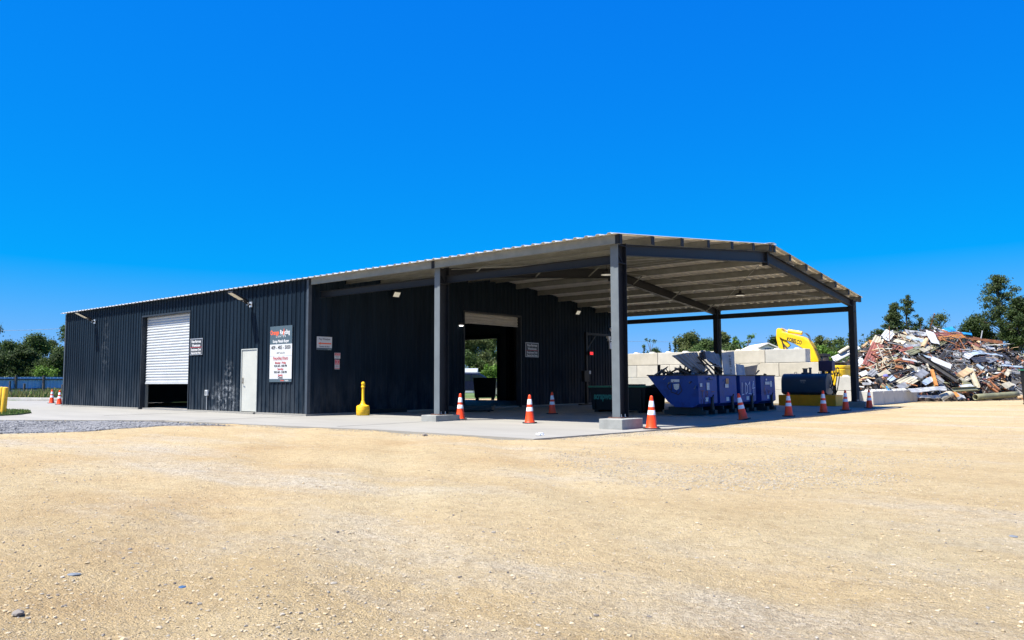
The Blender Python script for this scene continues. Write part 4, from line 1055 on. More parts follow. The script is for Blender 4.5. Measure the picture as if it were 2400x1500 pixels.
for dy in (-.12, .0, .12):
    mb = MB(); mb.tube([(u-.02, dy, v+.05) for u, v in P], .013, 6); mb.build('hose', MBK, bo, smooth=True)
P = prof([(1829,778),(1827,790),(1832,806),(1836,825)])
mb = MB(); mb.tube([(u+.16, -.23, v-.05) for u, v in P], .03, 6); mb.build('hose', MBK, st, smooth=True)
e0, e1 = prof([(1915,850),(1988,857)])
ztop = e0[1]
mb = MB(); mb.box(e0[0]-1.5, e1[0]-.45, -1.25, 1.25, .95, ztop-.05); bd = mb.build('body', mat('machine_grey', (.05,.052,.07), .5), r, bevel=.05)
mb = MB(); mb.box(e0[0]-.2, e1[0]-.3, -1.22, 1.2, ztop-.048, ztop+.02); mb.build('deck', mat('machine_grey', (.05,.052,.07), .5), bd)
mb = MB(); mb.box(e1[0]-1.0, e1[0]-.92, -.9, -.8, ztop+.02, ztop+.16); mb.build('mirror_stalk', MBK, bd)
cwl = prof([(1946,857)])[0][0]; cwt = e1[1]
mb = MB(); P = [(cwl, -1.38)]
for i in range(9): t = R(-90+90*i/8); P.append((e1[0]-.35+.55*math.cos(t), -.83+.55*math.sin(t)))
for i in range(9): t = R(90*i/8); P.append((e1[0]-.35+.55*math.cos(t), .83+.55*math.sin(t)))
P.append((cwl, 1.38))
mb.prism(P, (.85, cwt-.16), lambda u, v, ww: (u, v, ww)); cw = mb.build('counterweight', MYL, r, bevel=.05)
mb = MB(); mb.prism([(u, v*.985) for u, v in P], (cwt-.155, cwt), lambda u, v, ww: (u, v, ww)); mb.build('counterweight_cap', MYL, cw, bevel=.04)
for k, hh, m_ in ((.62, .10, MBK), (.42, .16, MYL)):
    mb = MB(); mb.box(e1[0]-.35-k-.1, e1[0]-.35-k+.1, -1.2, -1.0, cwt+.001, cwt+hh); mb.build('lifting_eye', m_, cw, bevel=.02)
mb = MB(); t0 = prof([(1944,880)])[0][0]; t1 = prof([(1990,880)])[0][0]; vs2, fs2 = text_mesh('KOBELCO', .46, bold=.035, align='LEFT'); wt = max(v[0] for v in vs2); tz = prof([(1975,880)])[0][1]+.05
mb.add([(t0+(t1-t0)*a_/wt, -1.386, tz+b_) for a_, b_ in vs2], fs2); mb.build('lettering', MBK, cw, fix=False)
P = prof([(1898,850),(1914,829)])
mb = MB(); mb.box(P[0][0]-.55, P[1][0]+.15, .35, 1.35, 1.9, P[1][1]-.12); cb = mb.build('cab', MGL, r, bevel=.05)
mb = MB(); mb.box(P[0][0]-.6, P[1][0]+.2, .30, 1.40, P[1][1]-.12, P[1][1]+.02); mb.build('cab_roof', MBK, cb)
mb = MB(); mb.box(P[0][0]-.15, P[0][0]+.22, .30, .34, 1.9, P[1][1]-.18); mb.build('cab_post', HIV, cb)
tracks(r, 3.0, .6, 1.1, .9); [setattr(c_, 'location', (-1.2, 0, 0)) for c_ in r.children if c_.name.startswith('track')]
# ------------------------------------------------------------------ things behind and inside the hall
c = atz(1137, 939.5); r = empty('steel_bin', (c.x, c.y, .055), R(40), 'black steel bin standing in the dark hall before the far doorway', 'bin')
mb = MB(); mb.hexa([(-.55,-.5,.12),(.55,-.5,.12),(.55,.5,.12),(-.55,.5,.12),(-.62,-.55,1.16),(.62,-.55,1.16),(.62,.55,1.16),(-.62,.55,1.16)]); mb.build('body', BLKP, r)
for a in (-.42, .42): mb = MB(); mb.box(a-.08, a+.08, -.5, .5, 0, .12); mb.build('skid', BLKP, r)
mb = MB(); mb.box(-.66, .66, -.59, .59, 1.16, 1.2); mb.build('rim', BLKP, r)
c = atd(1122, 928, 58.5); r = empty('suv', (c.x, c.y, -.02), math.atan2(RIGHT.y, RIGHT.x), 'dark blue sport utility vehicle parked outside the far doorway', 'car')
CARP = mat('car_navy', (.004,.007,.03), .3, var=.05, coat=.2); CGL = mat('car_glass', (.015,.025,.03), .15, spec=.3); TYR = mat('tyre_rubber', (.02,.02,.02), .85); RIM = mat('alloy_rim', (.6,.6,.6), .3, metal=.7)
mb = MB(); mb.prism([(-2.35,.42),(2.35,.40),(2.4,.75),(2.25,.98),(1.15,1.08),(.95,1.12),(.15,1.62),(-.1,1.68),(-1.9,1.70),(-2.2,1.60),(-2.4,1.05)], (-.92, .92), tr); b = mb.build('body', CARP, r, bevel=.06, seg=3)
for s in (-1, 1):
    mb = MB(); mb.prism([(.85,1.13),(.15,1.55),(-.45,1.58),(-.45,1.13)], (s*.925-.006, s*.925+.006), tr); mb.build('window', CGL, b)
    mb = MB(); mb.prism([(-.55,1.13),(-.55,1.58),(-1.75,1.58),(-2.05,1.13)], (s*.925-.006, s*.925+.006), tr); mb.build('window', CGL, b)
    for x in (-1.42, 1.45):
        mb = MB(); mb.tube([(x, s*.72, .37), (x, s*.96, .37)], .37, 24); wl = mb.build('wheel', TYR, r)
        mb = MB(); mb.tube([(x, s*.955, .37), (x, s*.972, .37)], .24, 5); mb.tube([(x, s*.95, .37), (x, s*.965, .37)], .255, 20); mb.build('rim', RIM, wl)
mb = MB(); mb.hexa([(.93,-.8,1.135),(.93,.8,1.135),(.96,.8,1.15),(.96,-.8,1.15),(.17,-.75,1.60),(.17,.75,1.60),(.2,.75,1.63),(.2,-.75,1.63)]); mb.build('windscreen', CGL, b)
mb = MB(); mb.box(-1.9, .1, -.62, -.58, 1.72, 1.76); mb.build('roof_rail', RIM, r); mb = MB(); mb.box(-1.9, .1, .58, .62, 1.72, 1.76); mb.build('roof_rail', RIM, r)
c = atd(1085, 895, 74); r = empty('storage_shed', (c.x, c.y, -.05), math.atan2(RIGHT.y, RIGHT.x), 'pale storage shed seen past the far doorway above the parked car', 'shed')
mb = MB(); mb.box(-2.6, 1.3, -1.2, 1.2, 0, 1.9); mb.build('wall', mat('shed_wall', (.32,.33,.34), .6), r)
mb = MB(); mb.prism([(-1.4, 1.9), (1.4, 1.9), (0, 2.35)], (-2.7, 1.4), lambda u, v, ww: (ww, u, v)); mb.build('roof', mat('shed_roof', (.30,.32,.34), .6), r)
mb = MB(); mb.box(.2, 1.0, -1.23, -1.2, .1, 1.8); mb.build('door', mat('shed_door', (.4,.42,.45), .5), r)
# white scrap of plastic on the slab corner
mb = MB(); rn = random.Random(4); p = atz(1266, 1021, 0)
bm = bmesh.new(); bmesh.ops.create_icosphere(bm, subdivisions=3, radius=1)
for v in bm.verts:
    q = .7+.6*noise.noise(v.co*2.2+Vector((3,1,0))); v.co = Vector((v.co.x*.095*q, v.co.y*.06*q, max(-.0, v.co.z*.05*q+.02)))
me = bpy.data.meshes.new('plastic_bag'); bm.to_mesh(me); bm.free(); me.materials.append(mat('white_plastic', (.75,.75,.75), .4)); o = bpy.data.objects.new('plastic_bag', me); C.objects.link(o); o.location = (p.x, p.y, .002); o.rotation_euler = (0, 0, .9)
tag(o, 'crumpled white plastic lying on the front corner of the concrete', 'litter')
# ------------------------------------------------------------------ far left: blue fence, wooden posts, power lines
FBL = mat('fence_blue', (.27,.42,.60), .55, var=.2, vscale=2.2, stretch=(3,3,.4)); WOOD = mat('weathered_post', (.10,.085,.07), .9, var=.35, vscale=6)
A, B = atd(-150, 910, 64), atd(200, 910, 73); A.z = B.z = 0
d = (B-A).normalized(); L_ = (B-A).length; r = empty('sheet_fence', A, math.atan2(d.y, d.x), 'long blue sheet metal fence across the weeds at the far left', 'fence')
mb = MB(); P = []; x = 0
while x < L_: P += [(x, 0), (x+.10, 0), (x+.12, .03), (x+.20, .03), (x+.22, 0)]; x += .30
vs = []
for u, h in P: vs += [(u, -h, .1), (u, -h, 1.62+.03*noise.noise(Vector((u*.3, 0, 0))))]
mb.add(vs, [(2*i, 2*i+2, 2*i+3, 2*i+1) for i in range(len(P)-1)]); mb.build('sheet_panel', FBL, r, fix=False)
mb = MB(); mb.box(0, L_, -.10, -.04, 1.36, 1.45); mb.build('rail', WOOD, r); mb = MB(); mb.box(0, L_, -.10, -.04, .55, .63); mb.build('rail', WOOD, r)
for px in (-120, -50, 24, 91, 160):
    q = aty(px, 900, 0); t = min(max((px+150)/350, 0), 1)*L_
    mb = MB(); mb.box(t-.09, t+.09, -.2, -.10, 0, 1.75); mb.build('post', WOOD, r)
for i, (px, top, D) in enumerate(((22, 893, 58), (56, 899, 55), (101, 896.5, 56), (145, 901, 54))):
    p = atd(px, 930, D); zt = atd(px, top, D).z
    mb = MB(); mb.tube([(0,0,-.1), (0,0,zt*.5), (.03*(i%2), 0, zt)], [.085, .08, .07], 8); o = mb.build('wooden_post', WOOD, loc=(p.x, p.y, 0))
    tag(o, ['weathered wooden post in the weeds, leftmost of four by the blue fence', 'weathered wooden post in the weeds above the leaning bollard', 'weathered wooden post in the weeds left of the far cones', 'weathered wooden post in the weeds right behind the far cones'][i], 'post', 'wooden posts in the weeds')
for i, (pl, pr, D, lab) in enumerate((((-300, 760), (420, 741), 95, 'thin overhead wire crossing the sky left of the warehouse'), ((1380, 799), (2700, 770), 150, 'thin overhead wire crossing the sky behind the canopy'))):
    a, b = atd(*pl, D), atd(*pr, D); mb = MB(); mb.tube([a.lerp(b, t/12)-Vector((0, 0, 1.2*math.sin(math.pi*t/12))) for t in range(13)], .018 if i == 0 else .02, 4)
    tag(mb.build('overhead_wire', mat('wire_grey', (.12,.13,.15), .6)), lab, 'wire')
# house gable far behind the wall
c = atd(1800, 840, 88); zt = atd(1800, 806, 88).z; r = empty('house', (c.x, c.y, 0), math.atan2(RIGHT.y, RIGHT.x), 'pale house whose gable peeks over the block wall left of the excavator', 'house')
mb = MB(); mb.prism([(-2.6, 0), (2.6, 0), (2.6, zt-1.15), (0, zt-.1), (-2.6, zt-1.15)], (0, 6), tr); mb.build('wall', mat('house_wall', (.55,.58,.62), .7), r)
mb = MB(); mb.hexa([(-3.0,-.3,zt-1.3),(-3.0,6.3,zt-1.3),(0,6.3,zt),(0,-.3,zt),(-3.0,-.3,zt-1.15),(-3.0,6.3,zt-1.15),(0,6.3,zt+.14),(0,-.3,zt+.14)]); mb.build('roof', mat('house_roof', (.62,.60,.56), .7), r)
mb = MB(); mb.hexa([(0,-.3,zt),(0,6.3,zt),(3.0,6.3,zt-1.3),(3.0,-.3,zt-1.3),(0,-.3,zt+.14),(0,6.3,zt+.14),(3.0,6.3,zt-1.15),(3.0,-.3,zt-1.15)]); mb.build('roof', mat('house_roof', (.62,.60,.56), .7), r)
mb = MB(); mb.box(-.35, .35, -.05, .02, zt-1.0, zt-.5); mb.build('window', MGL, r)
# ================================================================== SCRAP HEAP
def interp(x, P):
    if x <= P[0][0]: return P[0][1]
    for (a, b), (c, d) in zip(P, P[1:]):
        if x <= c: return b+(d-b)*(x-a)/(c-a)
    return P[-1][1]
# crest height (m) and foot distance along the heap, by the tangent of the bearing from the lot
CR = [(.36,.2),(.385,1.4),(.42,2.05),(.45,3.0),(.47,3.45),(.485,3.74),(.51,3.82),(.54,3.74),(.57,3.55),(.595,3.2),(.62,2.85),(.65,2.2),(.69,1.8),(.74,.6)]
FT = [(.36,38.5),(.5,38.6),(.57,40.2),(.64,41.6),(.74,43.5)]
def heap_z(u, d):
    t = u/d; zc = interp(t, CR); f = interp(t, FT); k = (d-f)/6.2
    if k <= 0: return -.3
    s = min(1, k)**.78 if k < 1 else max(0, 1-((k-1)/1.3)**2)
    return zc*s*(1+.05*noise.noise(Vector((u*.6, d*.6, 3)))) + .16*noise.noise(Vector((u*1.3, d*1.3, 7)))*min(1, k*2) + (0 if s > 0 else -.3)
def cud(u, d, z=0): p = CAM+FWD*d+RIGHT*u; return Vector((p.x, p.y, z))
def heap_hit(px, py):
    v = ray(px, py); v = v/v.dot(_d); prev = None
    for i in range(360):
        D = 36+i*.05; p = CAM+v*D; q = p-CAM; u_, d_ = q.dot(RIGHT), q.dot(FWD)
        if p.z <= heap_z(u_, d_)+.02: return p
    t = (px-1200)/F_PX
    return CAM+v*(interp(t, FT)+6.0)
COL = dict(white=mat('scrap_white', (.42,.43,.43), .45, var=.22, vscale=2.5), cream=mat('scrap_cream', (.36,.325,.235), .55, var=.2, vscale=2.5), grey=mat('scrap_grey', (.25,.255,.255), .45, metal=.3, var=.3, vscale=3),
  dark=mat('scrap_dark', (.045,.043,.042), .5, var=.4, vscale=3), rust=mat('scrap_rust', (.20,.075,.03), .85, var=.5, vscale=3, hue2=(.36,.15,.05)), maroon=mat('scrap_maroon', (.20,.065,.05), .7, var=.35, vscale=3), tan=mat('scrap_tan', (.42,.29,.16), .8, var=.3, vscale=3),
  blue=mat('scrap_blue', (.02,.22,.55), .5, var=.3), sky=mat('scrap_paleblue', (.32,.39,.46), .4, var=.2), wood=mat('scrap_orange_rust', (.42,.17,.04), .85, var=.4, vscale=3), green=mat('scrap_olive', (.16,.16,.09), .7, var=.3))
# body of the heap
mb = MB(); N1, N2 = 110, 60
for j in range(N2):
    for i in range(N1):
        d = 37.6+j*.27; u = 13.5+i*.17*d/42; z = heap_z(u, d)-.10; p = cud(u, d, z+.25*(noise.noise(Vector((u*4, d*4, 1)))+.6*noise.noise(Vector((u*9, d*9, 5))))*(1 if z > 0 else 0)); mb.v.append(tuple(p))
for j in range(N2-1):
    for i in range(N1-1): mb.f.append((j*N1+i, j*N1+i+1, (j+1)*N1+i+1, (j+1)*N1+i)); mb.m.append(0)
hc = mat('scrap_fines', (.03,.024,.02), .9, var=.7, vscale=9, hue2=(.10,.065,.045), bump=1, bscale=14, patch=.2)
tag(mb.build('scrap_heap', hc, fix=False), 'dark tangled body of the tall scrap metal heap', 'scrap heap', kind='stuff')
rn = random.Random(21); mb = MB(); names = ['dark','dark','dark','dark','dark','dark','dark','grey','grey','grey','grey','rust','rust','rust','tan','maroon','white','green']
mats_b = [COL[k] for k in dict.fromkeys(names)]; order = list(dict.fromkeys(names))
cnt = 0
while cnt < 1900:
    t = rn.uniform(.375, .70); f = interp(t, FT); d = f+rn.uniform(.05, 6.6); u = t*d; z = heap_z(u, d)
    if z < .02: continue
    e = .15; n = Vector((heap_z(u-e, d)-heap_z(u+e, d), heap_z(u, d-e)-heap_z(u, d+e), 2*e)).normalized(); n = (RIGHT*n.x+FWD*n.y+Vector((0,0,n.z))).normalized()
    a = Vector((rn.gauss(0,1), rn.gauss(0,1), rn.gauss(0,.35))); a = (a-n*a.dot(n)*rn.uniform(.55, 1)).normalized(); b = n.cross(a).normalized(); b = (b+n*rn.gauss(0, .45)).normalized()
    typ = rn.random(); p = cud(u, d, z+rn.uniform(-.03, .16)); mb.mi = order.index(rn.choice(names)); c = a.cross(b)
    if typ < .62:
        L_ = rn.uniform(.2, 1.1)*(1.4 if rn.random() < .2 else 1); w_ = rn.uniform(.010, .026)
        k = a*L_*.5; q = p+c*rn.uniform(-.12, .12)                  # bars are mostly bent
        mb.bar(p-k, q, w_*2, w_, up=c); mb.bar(q, p+k, w_*2, w_, up=c)
    elif typ < .92:                                                # folded offcuts of sheet
        L_ = rn.uniform(.12, .45); w_ = rn.uniform(.04, .16); t1 = c*rn.uniform(-.18, .18); t2 = c*rn.uniform(-.12, .12)
        mb.add([p-a*L_-b*w_, p-a*L_+b*w_, p-b*w_+t1, p+b*w_+t1*.6, p+a*L_*.8-b*w_+t2, p+a*L_+b*w_*.7], [(0,1,3,2), (2,3,5,4)])
    else:
        mb.tube([p-a*rn.uniform(.1, .4), p+a*rn.uniform(.1, .4)], rn.uniform(.03, .08), 8, caps=False)
    cnt += 1
for k in range(130):                                            # long bent rods and wires tangled through the heap
    t = rn.uniform(.39, .69); d = interp(t, FT)+rn.uniform(.3, 6.3); u = t*d; p = cud(u, d, max(.1, heap_z(u, d)+rn.uniform(.02, .3))); mb.mi = order.index(rn.choice(['dark','dark','grey','rust','dark','tan']))
    a = (RIGHT*rn.gauss(0, 1)+FWD*rn.gauss(0, .7)+Vector((0, 0, rn.gauss(0, .3)))).normalized(); L_ = rn.uniform(.4, 1.1); b = Vector((rn.gauss(0, .25), rn.gauss(0, .25), rn.gauss(0, .2)))
    mb.tube([p-a*L_, p-a*L_*.3+b*.5, p+a*L_*.35-b*.4, p+a*L_+b], rn.uniform(.012, .035), 5)
tag(mb.build('small_scrap', mats_b, fix=False), 'countless short bars, strips and cuttings covering the scrap heap', 'scrap', kind='stuff')
# single pieces that can be pointed out
NORM = (Vector((0,0,.62))-FWD*.78).normalized()
def piece(name, kind, x0, y0, x1, y1, wpx, col, label, lift=.22, tw=0.0, cat='scrap metal', zlift=None, mats=None):
    A = heap_hit(x0, y0); B = heap_hit(x1, y1)
    if zlift is not None: 
        D = (A-CAM).dot(_d); B2 = atd(x1, y1, D+zlift); B = B2
    A = A + (CAM-A).normalized()*lift; B = B + (CAM-B).normalized()*lift
    A += (CAM-A).normalized()*.28; B += (CAM-B).normalized()*.28
    c = (A+B)/2; D = (c-CAM).dot(_d); w_ = wpx*D/F_PX; ax = (B-A); L_ = ax.length; ax.normalize()
    nrm = (NORM-ax*NORM.dot(ax)).normalized(); wv = ax.cross(nrm).normalized()
    if tw: q = Matrix.Rotation(tw, 3, ax); wv = q @ wv; nrm = q @ nrm
    m = COL[col]; mb = MB(); loc = lambda u, v, ww: ax*(u-L_/2)+wv*v+nrm*ww; sd = sum(map(ord, label))
    if kind in ('sheet', 'plate', 'curl'):
        nu, nv = 12, (max(6, int(w_/.07)//2*2+1) if kind == 'sheet' else 8); vs = []
        for i in range(nu+1):
            for j in range(nv+1):
                u = L_*i/nu; v = w_*(j/nv-.5)
                h = .07*noise.noise(Vector((u*.9+sd, v*.9, 2)))+.05*noise.noise(Vector((u*2.5+sd, v*2.5, 5)))
                if kind == 'sheet': h += .022*(j % 2)
                if kind == 'curl': t = (j/nv-.5)*2.4; v = w_*.42*math.sin(t); h += w_*.42*(1-math.cos(t))*-.9
                if i in (0, nu): u += .05*noise.noise(Vector((v*5+sd, 0, i)))
                vs.append(loc(u, v, h))
        mb.add(vs, [(i*(nv+1)+j, i*(nv+1)+j+1, (i+1)*(nv+1)+j+1, (i+1)*(nv+1)+j) for i in range(nu) for j in range(nv)])
        o = mb.build(name, m, loc=c, fix=False); s_ = o.modifiers.new('sheet_thickness', 'SOLIDIFY'); s_.thickness = .006
    elif kind == 'beam':
        for (v0, v1, h0, h1) in ((-.5,.5,-.02,.0),(-.5,-.46,0,.35),(.46,.5,0,.35)):
            mb.hexa([loc(0,w_*v0,w_*h0-.004),loc(0,w_*v1,w_*h0-.004),loc(0,w_*v1,w_*h1),loc(0,w_*v0,w_*h1),loc(L_,w_*v0,w_*h0-.004),loc(L_,w_*v1,w_*h0-.004),loc(L_,w_*v1,w_*h1),loc(L_,w_*v0,w_*h1)])
        o = mb.build(name, m, loc=c)
    elif kind == 'bar':
        mb.obox((0,0,0), ax*L_/2, wv*w_/2, nrm*w_/2); o = mb.build(name, m, loc=c, bevel=.006)
    elif kind == 'pipe':
        r = w_/2; pts = [loc(L_*i/6, 0, .05*noise.noise(Vector((i*.5+sd, 1, 0)))) for i in range(7)]
        mb.tube(pts, r, 14, caps=False); o = mb.build(name, m, loc=c, smooth=True, fix=False); s_ = o.modifiers.new('wall', 'SOLIDIFY'); s_.thickness = r*.16
    elif kind == 'truss':
        bw = .045
        for s in (-.5, .5): mb.obox(loc(L_/2, w_*s, 0), ax*L_/2, wv*bw/2, nrm*bw/2)
        n = max(3, int(L_/(w_*.55))); 
        for i in range(n):
            s = 1 if i % 2 else -1; mb.bar(loc(L_*i/n, -w_*.5*s, 0), loc(L_*(i+1)/n, w_*.5*s, 0), .028, .028)
        o = mb.build(name, m, loc=c)
    elif kind == 'rack':
        bw = .04
        for s in (-.5, .5): mb.obox(loc(L_/2, w_*s, 0), ax*L_/2, wv*bw/2, nrm*bw/2)
        n = 7
        for i in range(n+1): mb.bar(loc(L_*i/n, -w_*.5, 0), loc(L_*i/n, w_*.5, 0), .022, .022)
        o = mb.build(name, m, loc=c)
    elif kind == 'disc':
        r = L_/2; vs = [loc(L_/2,0,.05)]; n = 24
        for k, h in ((.6,.04),(1,0)):
            for j in range(n): t = 2*math.pi*j/n; vs.append(loc(L_/2+r*k*math.cos(t), w_/2*k*math.sin(t), h))
        fs = [(0, 1+j, 1+(j+1)%n) for j in range(n)]+[(1+j, 1+n+j, 1+n+(j+1)%n, 1+(j+1)%n) for j in range(n)]
        mb.add(vs, fs); o = mb.build(name, m, loc=c, fix=False); s_ = o.modifiers.new('rim', 'SOLIDIFY'); s_.thickness = .02
    elif kind == 'box':
        mb.obox((0,0,0), ax*L_/2, wv*w_/2, nrm*w_*.25); o = mb.build(name, m, loc=c, bevel=.02)
    return tag(o, label, cat, 'pieces on the scrap heap')
